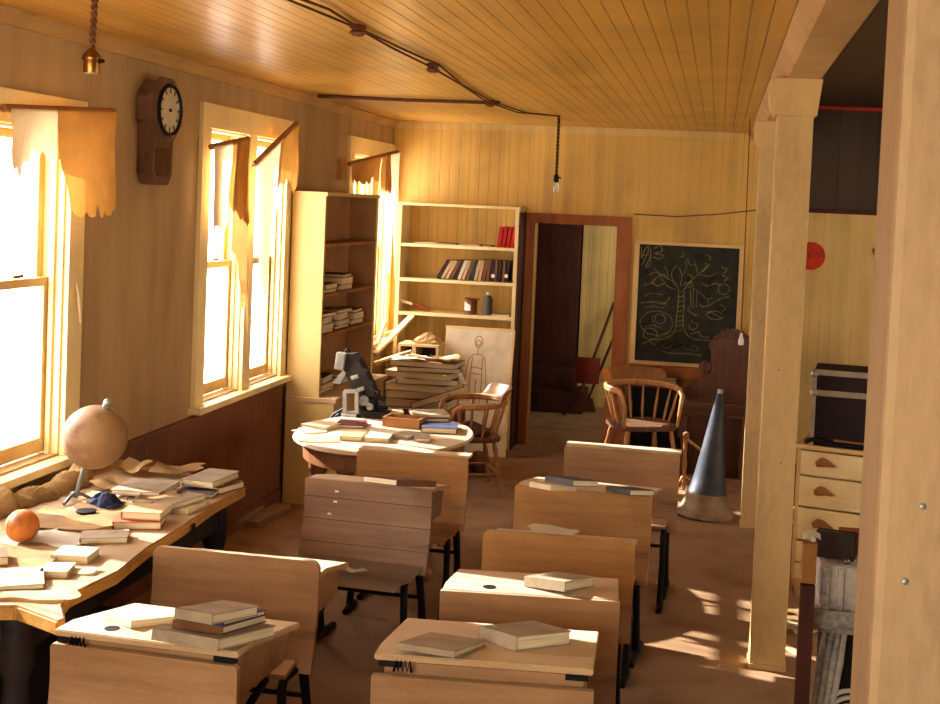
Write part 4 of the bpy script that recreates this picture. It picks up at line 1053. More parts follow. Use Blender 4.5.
mb = MB(); mb.grid(lambda s, k: Vector((0.0525 * math.cos(-2.6 + 1.2 * s), 0.0525 * math.sin(-2.6 + 1.2 * s), 0.03 + (0.075 - 0.03 * s) * k)), 8, 4); mb.build('label_patch', M['paper_white'], t)
mb = MB(); mb.lathe([(0, 0), (0.062, 0), (0.062, 0.004), (0, 0.005)], 24, xf((0.012, 0, 0.123), (0, R(4), 0))); mb.build('lid', BK['rust'], t)
q = aty(487, 312, 9.88)
t = thing('bottle', 'grey cylindrical bottle with pale stopper on the third bookcase shelf', 'bottle', (q.x, 9.9, 1.063))
mb = MB(); mb.lathe([(0, 0), (0.036, 0), (0.038, 0.01), (0.038, 0.13), (0.03, 0.15), (0.018, 0.155), (0.018, 0.16), (0, 0.16)], 20); mb.build('bottle_body', BK['slate'], t)
mb = MB(); mb.lathe([(0.015, 0.16), (0.016, 0.17), (0.012, 0.185), (0, 0.187)], 14); mb.build('stopper', M['porcelain'], t)
q = aty(415, 306, 9.88)
t = thing('brush', 'hand brush with red-brown handle on the third bookcase shelf', 'brush', (q.x, 9.9, 1.066), 0)
mb = MB(); mb.tube([(-0.03, 0, 0.055), (0.03, 0, 0.04), (0.11, 0, 0.012)], [0.012, 0.013, 0.011], 10); mb.build('handle', BK['rust'], t)
mb = MB(); mb.box((-0.08, 0, 0.066), (0.12, 0.05, 0.022), rot=(0, R(14), 0), bev=0.006); mb.build('brush_head', M['paper_white'], t)
mb = MB(); mb.lathe([(0, 0), (0.03, 0), (0.034, 0.03), (0.026, 0.055), (0, 0.055)], 16, Matrix.Translation((-0.12, 0.0, 0))); 
tag(mb.build('small_jar', BK['tan'], None, (q.x, 9.96, 1.063)), 'squat tan jar behind the hand brush on the shelf', 'jar')
q = aty(501, 316, 9.88); book('pale flat pad at the right end of the third bookcase shelf', (q.x, 9.9, 1.063), 0.15, 0.12, 0.014, 0, 'grey')
# leaning board with a faded drawing
pTL, pTR = aty(447, 327, 9.70), aty(514, 332, 9.70)
wB = (pTR - pTL).length; cB = (pTL + pTR) / 2
lean = math.atan2(9.72 - 9.42, cB.z)
t = thing('drawing_board', 'large pale board with a faded figure drawing leaning on the bookcase', 'board', (cB.x, 9.48, 0.002), 0, rot=(-lean * 0.72, 0, 0))
Hb = cB.z / math.cos(lean * 0.72)
mb = MB(); mb.b2((-wB / 2, -0.012, 0), (wB / 2, 0, Hb)); mb.build('board_sheet', M['paper'], t)
mb = MB(); mb.b2((-wB / 2 - 0.005, -0.016, Hb - 0.006), (wB / 2 + 0.005, 0.004, Hb + 0.014)); mb.b2((wB / 2 - 0.004, -0.016, 0), (wB / 2 + 0.012, 0.004, Hb)); mb.build('edge_strip', M['stick'], t)
def ribbon(mb, pts, w, y):
    pts = [Vector((p[0], y, p[1])) for p in pts]
    for a, b in zip(pts, pts[1:]):
        d = (b - a); 
        if d.length < 1e-5: continue
        mb.box((a + b) / 2, (d.length + w * 0.6, 0.0012, w), rot=(0, -math.atan2(d.z, d.x), 0))
mb = MB(); zt = Hb - 0.10
ell = lambda cx_, cz_, a_, b_, n=14, s=0, e=2 * PI: [(cx_ + a_ * math.cos(s + (e - s) * k / n), cz_ + b_ * math.sin(s + (e - s) * k / n)) for k in range(n + 1)]
for pts in (ell(0.0, zt, 0.03, 0.045), ell(0, zt - 0.01, 0.018, 0.02), [(0, zt - 0.05), (0.0, zt - 0.10)], [(-0.03, zt - 0.1), (-0.07, zt - 0.14), (-0.09, zt - 0.3), (-0.10, zt - 0.42)], [(0.03, zt - 0.1), (0.06, zt - 0.14), (0.08, zt - 0.3), (0.09, zt - 0.42)],
            [(-0.04, zt - 0.13), (-0.05, zt - 0.3), (-0.04, zt - 0.52)], [(0.04, zt - 0.13), (0.045, zt - 0.3), (0.04, zt - 0.52)], [(0, zt - 0.3), (0.0, zt - 0.52)], [(-0.03, zt - 0.1), (0.03, zt - 0.1)], [(-0.045, zt - 0.2), (0.04, zt - 0.21)], [(-0.045, zt - 0.25), (0.04, zt - 0.26)]):
    ribbon(mb, pts, 0.007, -0.0125)
mb.build('faded_drawing', M['sketch'], t)

# ---------------------------------------------------------------- blackboard
t = thing('blackboard', 'framed blackboard covered in yellow chalk doodles on the back wall', 'blackboard', (0, 0, 0))
x0, x1, z0, z1 = -0.668, 0.203, 0.72, 1.715
yb = YB - 0.002
mb = MB(); mb.b2((x0 + 0.03, yb - 0.016, z0 + 0.02), (x1 - 0.03, yb, z1 - 0.02)); sl = mb.build('slate', M['slate'], t)
fw = 0.042
mb = MB(); mb.b2((x0, yb - 0.03, z0 + 0.03), (x0 + fw, yb, z1 - 0.026)); mb.b2((x1 - fw * 0.8, yb - 0.03, z0 + 0.03), (x1, yb, z1 - 0.026)); mb.b2((x0, yb - 0.03, z1 - 0.026), (x1, yb, z1)); mb.b2((x0, yb - 0.034, z0), (x1, yb, z0 + 0.03), bev=0.003); mb.build('frame', M['cream_old'], t)
mb = MB(); mb.b2((x0, yb - 0.05, z0 - 0.10), (x1, yb, z0 - 0.002), bev=0.004); mb.build('chalk_ledge', M['door_trim'], t)
mb = MB(); yy = yb - 0.0165
U = lambda pts: [(x0 + (a - 40) / 470 * (x1 - x0), z1 - (b - 50) / 560 * (z1 - z0)) for a, b in pts]       # doodle drawn on a 470 x 560 pad
L_ = []
L_ += [[(70, 80), (72, 130), (85, 90), (100, 75), (95, 110), (80, 115)], [(110, 75), (112, 150), (95, 170)], [(125, 80), (150, 70), (160, 90), (130, 105), (165, 110), (150, 130), (125, 120)], [(75, 160), (90, 120)], [(92, 170), (112, 115)]]
L_ += [[(240, 260), (238, 330), (236, 400), (232, 450), (200, 480), (150, 500)], [(262, 260), (264, 330), (266, 400), (275, 450), (310, 480), (385, 485)]]
L_ += [[(240, 275 + 22 * k), (262, 268 + 22 * k)] for k in range(9)]
L_ += [[(240, 262), (215, 230), (190, 215), (160, 200), (120, 235)], [(190, 215), (185, 180), (170, 160)], [(215, 230), (205, 190), (225, 150)], [(262, 260), (290, 220), (320, 190), (360, 150)], [(320, 190), (310, 160), (300, 130)], [(320, 190), (370, 195), (395, 180)]]
L_ += [[(245, 250), (250, 200), (235, 160)], [(250, 200), (268, 165), (262, 130)], [(258, 240), (285, 225), (300, 240), (280, 250)], [(275, 190), (295, 205), (285, 235), (265, 230)]]
L_ += [[(80, 330), (130, 325), (175, 330), (205, 300)], [(150, 320), (190, 330), (175, 345)], [(95, 300), (120, 285), (170, 290)], [(90, 250), (120, 240), (150, 250), (180, 235)]]
L_ += [ell(432, 250, 24, 24), [(456, 280), (410, 300), (375, 325), (345, 335), (330, 320)], [(375, 325), (365, 300), (385, 295)], [(420, 150), (440, 165), (425, 185), (450, 200), (430, 210)]]
L_ += [[(290, 260), (292, 330), (285, 350), (315, 375), (322, 370)], [(302, 255), (304, 345)], [(320, 262), (318, 340)], [(300, 250), (330, 270), (360, 300)]]
L_ += [ell(150, 420, 70, 55, 18), ell(165, 400, 22, 22), ell(125, 470, 30, 26), [(130, 500), (180, 475), (215, 455)], [(100, 440), (140, 430), (180, 445)], [(150, 380), (130, 400), (150, 440)]]
L_ += [ell(200 + 30 * k, 520 + 6 * math.sin(k * 2.0), 15, 11 + 3 * (k % 2), 12, 0.4 * k, 0.4 * k + 5.6) for k in range(5)]
L_ += [[(180, 545), (230, 555), (290, 548), (350, 556)], [(90, 520), (120, 505), (150, 520)], [(100, 350), (140, 345), (180, 352)], [(300, 400), (330, 420), (310, 440), (290, 425)]]
L_ += [[(110, 200), (140, 190), (165, 215), (190, 250), (225, 262)], [(130, 170), (150, 195), (180, 200)], [(340, 230), (365, 240), (395, 225), (420, 235)], [(270, 120), (280, 145), (300, 150)], [(350, 100), (370, 110), (365, 125)], [(420, 320), (445, 335), (430, 350)]]
L_ += [ell(400, 370, 35, 18, 12, 0.4, 5.5), [(365, 355), (400, 365), (430, 385)], [(300, 460), (330, 450), (350, 470), (380, 470)], [(245, 90), (255, 110), (240, 115)], [(345, 140), (365, 145), (340, 175)]]
def smooth(pts):
    if len(pts) < 3: return pts
    o = []
    for i in range(len(pts) - 1):
        p0, p1, p2_, p3 = pts[max(0, i - 1)], pts[i], pts[i + 1], pts[min(len(pts) - 1, i + 2)]
        for k in range(4):
            x = k / 4
            o.append(tuple(0.5 * (2 * p1[j] + (p2_[j] - p0[j]) * x + (2 * p0[j] - 5 * p1[j] + 4 * p2_[j] - p3[j]) * x * x + (3 * p1[j] - p0[j] - 3 * p2_[j] + p3[j]) * x ** 3) for j in (0, 1)))
    return o + [pts[-1]]
for pts in L_:
    ribbon(mb, U(smooth(pts)), 0.0045, yy)
    if len(pts) > 3: ribbon(mb, U(smooth([(a_ + 5 * math.sin(i_ * 2), b_ + 5 * math.cos(i_ * 3)) for i_, (a_, b_) in enumerate(pts)])), 0.0022, yy)
mb.build('chalk_drawing', M['chalk'], sl)

# ---------------------------------------------------------------- captain's chairs
def captain_chair(label, loc, rz, seatmat='chair_dark', sc=1.0):
    """faces -Y in its own frame"""
    t = thing('captains_chair', label, 'chair', (loc[0], loc[1], 0), rz, "captain's chairs at the back of the room")
    t.scale = (sc, sc, sc)
    SH = 0.43
    ol = []
    for k in range(28):
        an = 2 * PI * k / 28; cx_, sy_ = math.cos(an), math.sin(an)
        e = 0.55; ol.append((0.235 * math.copysign(abs(cx_) ** e, cx_), 0.22 * math.copysign(abs(sy_) ** e, sy_)))
    mb = MB(); mb.prism(ol, 0.035, Matrix.Translation((0, 0, SH - 0.035)), bev=0.008); mb.build('seat', M[seatmat], t)
    legs = []
    for sx_ in (-1, 1):
        for sy_ in (-1, 1):
            a = Vector((sx_ * 0.165, sy_ * 0.15, SH - 0.03)); b = Vector((sx_ * 0.225, sy_ * 0.22, 0.0)); legs.append((a, b))
            mb = MB(); ts = (0, .1, .18, .24, .4, .6, .8, 1); rs = (.014, .016, .02, .015, .021, .019, .015, .011)
            mb.tube([a.lerp(b, s) for s in ts], list(rs), 10); mb.build('leg', M['chair'], t)
    for i, j, s in ((0, 1, .62), (2, 3, .62), (0, 2, .5), (1, 3, .62)):
        a = legs[i][0].lerp(legs[i][1], s); b = legs[j][0].lerp(legs[j][1], s)
        mb = MB(); mb.tube([a, (a + b) / 2, b], [0.008, 0.012, 0.008], 8); mb.build('stretcher', M['chair'], t)
    # arm bow: flat rail bent round the back, ends coming down in front
    AH = 0.685
    def bow(s):                                          # s -1..1 right round
        an = s * R(118); return Vector((0.265 * math.sin(an), 0.03 + 0.235 * math.cos(an) - 0.05 * abs(s) ** 3, AH - 0.012 * abs(s)))
    mb = MB()
    pts = [bow(s / 12) for s in range(-12, 13)]
    for dz in (-0.008, 0.008): mb.tube([q + Vector((0, 0, dz)) for q in pts], 0.0165, 8)
    mb.build('arm_bow', M['chair'], t)
    for sx_ in (-1, 1):
        e = bow(sx_); mb = MB()
        mb.tube([e, e + Vector((-sx_ * 0.0, -0.05, -0.03)), e + Vector((-sx_ * 0.02, -0.07, -0.10)), Vector((sx_ * 0.205, -0.175, SH - 0.01))], [0.018, 0.018, 0.015, 0.013], 10)
        mb.build('arm_post', M['chair'], t)
    mb = MB()                                             # raised crest on the back of the bow
    def cr(s, q):
        u = -0.56 + 1.12 * s; p_ = bow(u); taper = min(1, (1 - abs(u / 0.56)) * 6 + 0.12)
        return p_ * 1.0 + Vector((p_.x * 0.12 * q, 0.045 * q, 0.010 + q * 0.10 * taper))
    mb.grid(cr, 18, 5, 0.022); mb.build('crest_rail', M['chair'], t)
    for s in (-0.86, -0.64, -0.42, -0.2, 0, 0.2, 0.42, 0.64, 0.86):
        top_ = bow(s) - Vector((0, 0, 0.01)); an = s * R(118)
        bot = Vector((0.20 * math.sin(an), 0.195 * math.cos(an), SH - 0.005))
        mb = MB(); mb.tube([bot, bot.lerp(top_, .3), bot.lerp(top_, .6), top_], [0.008, 0.0115, 0.010, 0.007], 8); mb.build('spindle', M['chair'], t)
    return t
captain_chair("captain's chair facing out beneath the blackboard", (-0.49, 9.02), R(26))
captain_chair("captain's chair turned to the round table beside the drawing board", (-1.62, 8.36), R(-66), 'chair_dark', 0.89)
def crump3(s, q):
    rr_ = random.Random(int(s * 91) * 19 + int(q * 73)); return Vector(((s - .5) * 0.30, (q - .5) * 0.26, 0.004 + 0.06 * math.sin(s * PI) * math.sin(q * PI) + rr_.uniform(0, 0.02)))
mb = MB(); mb.grid(crump3, 8, 8, 0.003, smooth=False)
tag(mb.build('crumpled_cloth', M['chair_dark'], None, (-1.63, 8.36, 0.388)), "crumpled dark cloth on the seat of the left captain's chair", 'cloth')
q = atz(478, 474, 0)
mb = MB(); mb.sphere((0, 0, 0.085), 0.085, 20, (1, 1, 0.95))
tag(mb.build('dark_ball', M['chair_dark'], None, (q.x, q.y, 0.003)), "dusty dark ball on the floor under the left captain's chair", 'ball')
# bits behind the right chair: low stand with books
t = thing('small_stand', 'small dark side table under the blackboard behind the chair', 'table', (-0.40, 9.78, 0))
mb = MB(); mb.b2((-0.26, -0.17, 0.60), (0.16, 0.17, 0.625), bev=0.004); mb.build('table_top', M['organ'], t)
for x in (-0.23, 0.13):
    for y in (-0.14, 0.14):
        mb = MB(); mb.tube([(x, y, 0), (x, y, 0.6)], [0.014, 0.02], 8); mb.build('leg', M['organ'], t)
mb = MB(); mb.b2((-0.25, 0.13, 0.1), (0.15, 0.15, 0.6)); mb.build('back_board', M['black'], t)
G = 'books on the side table under the blackboard'
book('grey-blue book lying behind the chair under the blackboard', (-0.565, 9.76, 0.626), 0.2, 0.16, 0.035, 0, 'slate', G)
book('dark book lying right of the grey-blue one under the blackboard', (-0.36, 9.76, 0.626), 0.17, 0.15, 0.03, R(5), 'dark', G)
book('flat brown book on the dark one under the blackboard', (-0.36, 9.75, 0.657), 0.18, 0.15, 0.018, R(-4), 'brown', G)
mb = MB(); mb.box((0, 0, 0.235), (0.22, 0.02, 0.47), bev=0.004)
tag(mb.build('brown_plank', M['door_trim'], None, (-0.72, 9.74, 0.0), (R(-9), 0, 0)), 'short brown board standing behind the right chair by the doorframe', 'board')

# ---------------------------------------------------------------- pump organ and horn
t = thing('pump_organ', 'dark carved parlour pump organ against the back wall by the post', 'organ', (0.02, 9.45, 0), R(-3))
TOY = lambda y: Matrix(((1, 0, 0, 0), (0, 0, 1, y), (0, 1, 0, 0), (0, 0, 0, 1)))
mb = MB(); mb.b2((-0.22, -0.10, 0), (0.26, 0.40, 0.55), bev=0.01); mb.build('lower_case', M['organ'], t)
mb = MB()                                               # scrolled end piece rising to the upper case
sc_ = [(-0.25, 0.50), (-0.25, 0.57), (-0.21, 0.63), (-0.15, 0.66), (-0.115, 0.70), (-0.10, 0.76), (-0.075, 0.78), (-0.045, 0.74), (-0.03, 0.78), (-0.04, 0.84), (-0.04, 0.93), (-0.06, 0.945), (-0.06, 0.96), (0.28, 0.96), (0.28, 0.50)]
mb.prism(sc_, 0.34, TOY(0.04), bev=0.004); mb.build('upper_case', M['organ'], t)
mb = MB(); mb.prism([(-0.06, 0.955), (-0.05, 0.985), (0.0, 1.02), (0.02, 1.03), (0.24, 1.03), (0.27, 0.99), (0.285, 0.955)], 0.36, TOY(0.02), bev=0.004); mb.build('cornice', M['organ'], t)
mb = MB()
cr_ = [(-0.02, 1.03)] + [(0.02 + 0.19 * k / 20, 1.06 + 0.022 * abs(math.sin(k * 0.8)) + 0.02 * math.sin(PI * k / 20)) for k in range(21)] + [(0.25, 1.03)]
mb.prism(cr_, 0.05, TOY(0.05)); mb.build('carved_crest', M['organ'], t)
mb = MB(); mb.lathe([(0, 0), (0.045, 0.0), (0.05, 0.02), (0.045, 0.04), (0, 0.04)], 18, xf((-0.075, 0.03, 0.80), (-PI / 2, 0, 0))); mb.build('scroll', M['organ'], t)
mb = MB(); mb.b2((-0.23, -0.15, 0.45), (0.27, 0.05, 0.475), bev=0.004); mb.b2((-0.22, -0.12, 0.475), (0.26, 0.05, 0.50)); mb.build('key_shelf', M['organ'], t)
mb = MB(); mb.tube([(-0.22, -0.02, 0.535), (0.0, -0.02, 0.535)], 0.008); mb.tube([(0.06, 0.03, 0.49), (0.25, 0.03, 0.49)], 0.007); mb.build('rail', M['chair'], t)
mb = MB()
for k in range(3):
    for j in range(2): mb.lathe([(0, 0), (0.012, 0), (0.013, 0.006), (0, 0.008)], 10, xf((-0.19 + 0.055 * k, 0.038, 0.58 + 0.03 * j), (PI / 2, 0, 0)))
mb.build('carved_bosses', M['dark_door'], t)
for s in (-1, 1):
    mb = MB(); mb.lathe([(0.03, 0), (0.022, 0.05), (0.034, 0.1), (0.02, 0.2), (0.028, 0.3), (0.018, 0.36), (0.03, 0.44)], 14, Matrix.Translation((0.02 + s * 0.22, -0.13, 0.01))); mb.build('leg', M['chair_dark'], t)
q0 = aty(748, 205, 8.2); q1 = aty(743, 345, 8.7)
q = aty(741, 341, 8.6)
t = thing('pull_cord', 'white porcelain pull on a thin cord beside the far post', 'pull cord', (q.x, 8.6, q.z))
ct0 = aty(749, 140, 8.6)
mb = MB(); mb.tube([(0, 0, 0.05), (ct0.x - q.x, 0, ZC - q.z)], 0.0035, 6); mb.build('cord', M['twine'], t)
mb = MB(); mb.lathe([(0, -0.03), (0.018, -0.026), (0.02, 0.0), (0.012, 0.03), (0.008, 0.055), (0, 0.056)], 14); mb.build('porcelain_knob', M['porcelain'], t)
q = atz(704, 515, 0)
hx, hy = -0.005, 8.12
t = thing('phonograph_horn', 'tall blue-grey phonograph horn standing on its bell beside the post', 'horn', (hx, hy, 0.002), rot=(R(-1), R(4.5), 0))
mb = MB(); mb.lathe([(0.128, 0.15), (0.118, 0.17), (0.10, 0.26), (0.075, 0.42), (0.05, 0.6), (0.028, 0.75), (0.018, 0.80), (0.014, 0.80), (0.024, 0.74), (0.11, 0.17)], 36, cap=False); mb.build('tapered_body', M['horn'], t)
mb = MB(); mb.lathe([(0.188, 0.0), (0.192, 0.006), (0.178, 0.022), (0.158, 0.055), (0.141, 0.10), (0.129, 0.152), (0.124, 0.152), (0.15, 0.06), (0.18, 0.005)], 36, cap=False); mb.build('bell', M['horn_rim'], t)
mb = MB(); mb.lathe([(0.015, 0.795), (0.02, 0.80), (0.019, 0.825), (0.014, 0.825)], 18, cap=False); mb.build('throat_ring', M['pale_metal'], t)
# turned stool standing behind the horn
q = atz(688, 492, 0)
t = thing('turned_stand', 'spindly turned wooden stand between the chair and the horn', 'stand', (-0.16, 8.75, 0))
mb = MB(); mb.lathe([(0.012, 0.02), (0.014, 0.15), (0.02, 0.2), (0.012, 0.26), (0.016, 0.36), (0.024, 0.39), (0.018, 0.42), (0, 0.43)], 12); mb.build('post', M['chair'], t)
for k in range(3):
    an = k * 2 * PI / 3; mb = MB(); mb.tube([(0, 0, 0.12), (0.08 * math.cos(an), 0.08 * math.sin(an), 0.06), (0.13 * math.cos(an), 0.13 * math.sin(an), 0.008)], 0.009, 8); mb.build('foot', M['chair'], t)
mb = MB(); mb.tube([(0.0, 0, 0.38), (0.12, -0.01, 0.30), (0.2, -0.02, 0.27)], [0.012, 0.01, 0.012], 8); mb.build('arm', M['chair'], t)

# ---------------------------------------------------------------- hall: shovel and broom
a = Vector((-1.18, 11.72, 0.34)); b = aty(614, 303, 12.15)
hd = (b - a).normalized()
t = thing('shovel', 'red-bladed shovel leaning on the hall wall beyond the doorway', 'shovel', (0, 0, 0))
mb = MB(); mb.tube([a - hd * 0.15, b], 0.014, 8); mb.build('handle', M['dark_door'], t)
c0 = aty(588, 368, 11.8)
mb = MB(); mb.grid(lambda s, k: Vector((c0.x + (s - .5) * 0.23, 11.74 - 0.03 * math.sin(s * PI) + 0.08 * k, c0.z - 0.14 + 0.24 * k)), 8, 6, 0.004); mb.build('blade', M['blade'], t)
a2 = atz(566, 407, 0.02)
mb = MB(); mb.tube([(-1.36, 11.60, 0.015), a - hd * 0.15 + Vector((0, -0.03, 0))], 0.013, 8); mb.build('grip', M['dark_door'], t)
t = thing('broom', 'dark-handled broom standing behind the shovel in the hall', 'broom', (0, 0, 0))
b = aty(616, 332, 12.0); a = atz(588, 405, 0.12)
mb = MB(); mb.tube([(-1.17, 11.93, 0.12), (b.x, 12.0, b.z)], 0.013, 8); mb.build('handle', M['dark_door'], t)
mb = MB(); mb.prism([(-0.09, 0), (0.09, 0), (0.05, 0.13), (-0.05, 0.13)], 0.05, xf((-1.18, 11.95, 0.003)) @ Matrix(((1, 0, 0, 0), (0, 0, 1, -0.025), (0, 1, 0, 0), (0, 0, 0, 1)))); mb.build('bristles', M['organ'], t)

# ---------------------------------------------------------------- dresser with trunk in the annex
DY = 6.5; rzd = R(-15)
p = aty(796, 440, DY)
DW, DH, DD = 0.72, 0.80, 0.42
cxd = p.x + 0.01 + DW / 2 * math.cos(rzd); cyd = DY + DW / 2 * math.sin(rzd)
t = thing('dresser', 'cream chest of drawers with leaf pulls in the annex behind the posts', 'chest of drawers', (cxd, cyd, 0), rzd)
mb = MB()
mb.b2((-DW / 2, 0.0, 0.06), (-DW / 2 + 0.02, DD, DH - 0.02)); mb.b2((DW / 2 - 0.02, 0, 0.06), (DW / 2, DD, DH - 0.02)); mb.b2((-DW / 2, DD - 0.015, 0.06), (DW / 2, DD, DH - 0.02)); mb.b2((-DW / 2, 0.0, 0.06), (DW / 2, DD, 0.10))
mb.b2((-DW / 2 + 0.02, 0.03, 0.1), (DW / 2 - 0.02, DD - 0.02, DH - 0.03))
mb.build('carcass', M['cream_old'], t)
mb = MB(); mb.b2((-DW / 2 - 0.02, -0.03, DH - 0.022), (DW / 2 + 0.02, DD + 0.01, DH), bev=0.005); mb.build('dresser_top', M['cream_old'], t)
zs_ = [0.772, 0.640, 0.478, 0.305, 0.19, 0.10]
for k in range(5):
    zb_, zt_ = zs_[k + 1] + 0.006, zs_[k] - 0.004
    mb = MB(); mb.b2((-DW / 2 + 0.022, -0.016, zb_), (DW / 2 - 0.022, 0.02, zt_), bev=0.004); dr = mb.build('drawer', M['cream'], t)
    zm = (zb_ + zt_) / 2 + 0.01
    for s in (-1, 1):
        mb = MB(); lf = [(0, 0.026), (0.03, 0.022), (0.06, 0.0), (0.085, -0.014), (0.045, -0.012), (0.02, -0.02), (-0.02, -0.024), (-0.028, 0.0)]
        mb.prism(lf, 0.012, xf((s * DW * 0.30 - 0.02 , -0.016, zm)) @ Matrix(((1, 0, 0, 0), (0, 0, -1, 0), (0, 1, 0, 0), (0, 0, 0, 1))), bev=0.003)
        mb.tube([(s * DW * 0.30 - 0.035, -0.03, zm - 0.008), (s * DW * 0.30 + 0.05, -0.032, zm - 0.012)], 0.005)
        mb.build('leaf_pull', M['cardboard'], dr)
    mb = MB(); mb.lathe([(0, 0), (0.008, 0), (0.007, 0.004), (0, 0.005)], 10, xf((0.06, -0.016, zm + 0.02), (PI / 2, 0, 0))); mb.build('keyhole', M['black'], dr)
for s in (-1, 1):
    for y in (0.03, DD - 0.03):
        mb = MB(); mb.lathe([(0.014, 0), (0.022, 0.03), (0.026, 0.06)], 10, Matrix.Translation((s * (DW / 2 - 0.035), y, 0))); mb.build('foot', M['cream_old'], t)
t2 = thing('trunk', 'dark leather case with pale metal corners on top of the dresser', 'trunk', (cxd + 0.02, cyd + 0.02, DH + 0.001), R(-7))
TW, TD, TH = 0.62, 0.34, 0.385
mb = MB(); mb.b2((-TW / 2, 0, 0), (TW / 2, TD, 0.27), bev=0.008); mb.build('trunk_body', M['trunk'], t2)
mb = MB(); mb.b2((-TW / 2, -0.004, 0.275), (TW / 2, TD, TH), bev=0.012); mb.build('lid', M['trunk'], t2)
mb = MB(); mb.b2((-TW / 2 - 0.008, -0.012, TH - 0.025), (TW / 2 + 0.005, 0.012, TH + 0.004), bev=0.004); mb.b2((-TW / 2 - 0.006, -0.010, 0.255), (TW / 2, 0.005, 0.285), bev=0.003); mb.b2((-TW / 2 - 0.008, -0.012, 0.0), (-TW / 2 + 0.016, 0.01, TH - 0.02), bev=0.004); mb.build('edge_binding', BK['grey'], t2)
for zz in (0.27, TH - 0.02):
    mb = MB(); mb.sphere((-TW / 2 + 0.004, -0.008, zz), 0.02, 12); mb.build('corner_cap', M['pale_metal'], t2)
mb = MB(); mb.sphere((-TW / 2 + 0.30, -0.008, TH - 0.01), 0.022, 12, (1.4, .6, .8)); mb.build('latch', M['steel'], t2)
t3 = thing('leather_strap', 'dark leather strap lying on the dresser in front of the trunk', 'strap', (cxd - 0.02, cyd - 0.005, DH + 0.001), R(-12))
mb = MB(); mb.tube([(-0.30, 0.0, 0.014), (-0.27, 0.0, 0.03), (-0.22, -0.004, 0.03), (-0.18, 0, 0.014), (0.02, 0.0, 0.016), (0.28, 0, 0.02)], [0.012, 0.014, 0.013, 0.011, 0.012, 0.011], 8); mb.build('strap_band', M['black'], t3)
mb = MB(); mb.tube([(-0.16, 0.008, 0.034), (0.05, 0.006, 0.03), (0.27, 0.006, 0.036)], 0.007, 6); mb.build('pale_stick', M['cardboard'], t3)

# red hat-like disc and brown bit on the annex wall
q = aty(811, 256, YB)
t = thing('red_disc', 'round red disc hanging on the annex wall behind the post', 'disc', (q.x, YB - 0.001, q.z), rot=(PI / 2, 0, 0))
mb = MB(); mb.lathe([(0, 0), (0.108, 0), (0.112, 0.004), (0.10, 0.01), (0.07, 0.006), (0, 0.008)], 14); mb.build('disc_plate', M['red'], t)
mb = MB(); mb.lathe([(0, 0.008), (0.02, 0.008), (0.016, 0.02), (0, 0.022)], 12); mb.build('hub', M['red'], t)
q = aty(878, 256, YB)
mb = MB(); mb.prism([(-0.05, 0.05), (0.0, 0.09), (0.06, 0.06), (0.08, -0.05), (0.02, -0.09), (-0.02, -0.02)], 0.02, xf((q.x, YB - 0.001, q.z)) @ Matrix(((1, 0, 0, 0), (0, 0, -1, 0), (0, 1, 0, 0), (0, 0, 0, 1))), bev=0.004)
tag(mb.build('brown_ornament', M['door_trim']), 'small brown ornament hanging on the annex wall by the near post', 'ornament')

# ---------------------------------------------------------------- foreground right: stove-like iron piece, plank and papers
CYF = 4.1
t = thing('iron_stove', 'grey fluted iron stove half hidden behind the near post', 'stove', (0, 0, 0))
def fg(u, v, dy=0): return aty(u, v, CYF + dy)
a0 = fg(821, 566); zt_ = a0.z; xl = a0.x
sx0 = xl; sx1 = xl + 0.50
mb = MB()
cxs = (sx0 + sx1) / 2; cys = CYF + 0.24
z2 = fg(822, 612).z; z3 = fg(822, 625).z
mb.box((cxs, cys, (zt_ + z2) / 2), (0.50, 0.46, zt_ - z2), bev=0.02)
for k in range(5): 
    mb.b2((sx0 + 0.012 + 0.045 * k, CYF - 0.002, z2 + 0.01), (sx0 + 0.032 + 0.045 * k, CYF + 0.03, zt_ - 0.005), bev=0.006)
mb.build('fluted_top', M['grey_carve'], t)
mb = MB(); mb.box((cxs, cys, (z2 + z3) / 2), (0.54, 0.50, z2 - z3 + 0.02), bev=0.012); mb.box((cxs, cys, z3 - 0.015), (0.50, 0.46, 0.03), bev=0.01); mb.build('moulding', M['grey_carve'], t)
mb = MB(); mb.box((cxs, cys, z3 / 2 + 0.02), (0.42, 0.38, z3 - 0.05), bev=0.02); mb.build('fire_box', M['iron'], t)
mb = MB()                                               # scroll ornament on the front
zc2 = z3 * 0.46; xc2 = sx0 + 0.125
for k, rr_ in enumerate((0.045, 0.068, 0.09, 0.11)):
    mb.tube([(xc2 + rr_ * math.cos(an), CYF + 0.03, zc2 + rr_ * 1.15 * math.sin(an)) for an in [R(60 + 9 * j) for j in range(24)]], 0.009, 8)
for k in range(4):
    mb.tube([(sx0 + 0.03 + 0.02 * k, CYF + 0.03, z3 - 0.02), (sx0 + 0.015 + 0.022 * k, CYF + 0.025, z3 - 0.12), (sx0 + 0.0 + 0.02 * k, CYF + 0.03, zc2 + 0.05), (sx0 + 0.0 + 0.014 * k, CYF + 0.035, 0.1)], [0.010, 0.012, 0.010, 0.008], 8)
mb.build('scroll_relief', M['grey_carve'], t)
for xx in (sx0 + 0.06, sx1 - 0.06):
    for yy_ in (CYF + 0.08, CYF + 0.40):
        mb = MB(); mb.tube([(xx, yy_, 0.0), (xx, yy_, 0.12)], [0.03, 0.02], 8); mb.build('leg', M['iron'], t)
mb = MB(); mb.sphere((fg(848, 566).x, CYF + 0.05, zt_ + 0.008), 0.012, 10); mb.build('knob', M['steel'], t)
a1, b1 = fg(806, 545, -0.25), fg(821, 545, -0.25)
t = thing('upright_plank', 'narrow brown board standing between the post and the stove', 'board', ((a1.x + b1.x) / 2, CYF - 0.12, 0))
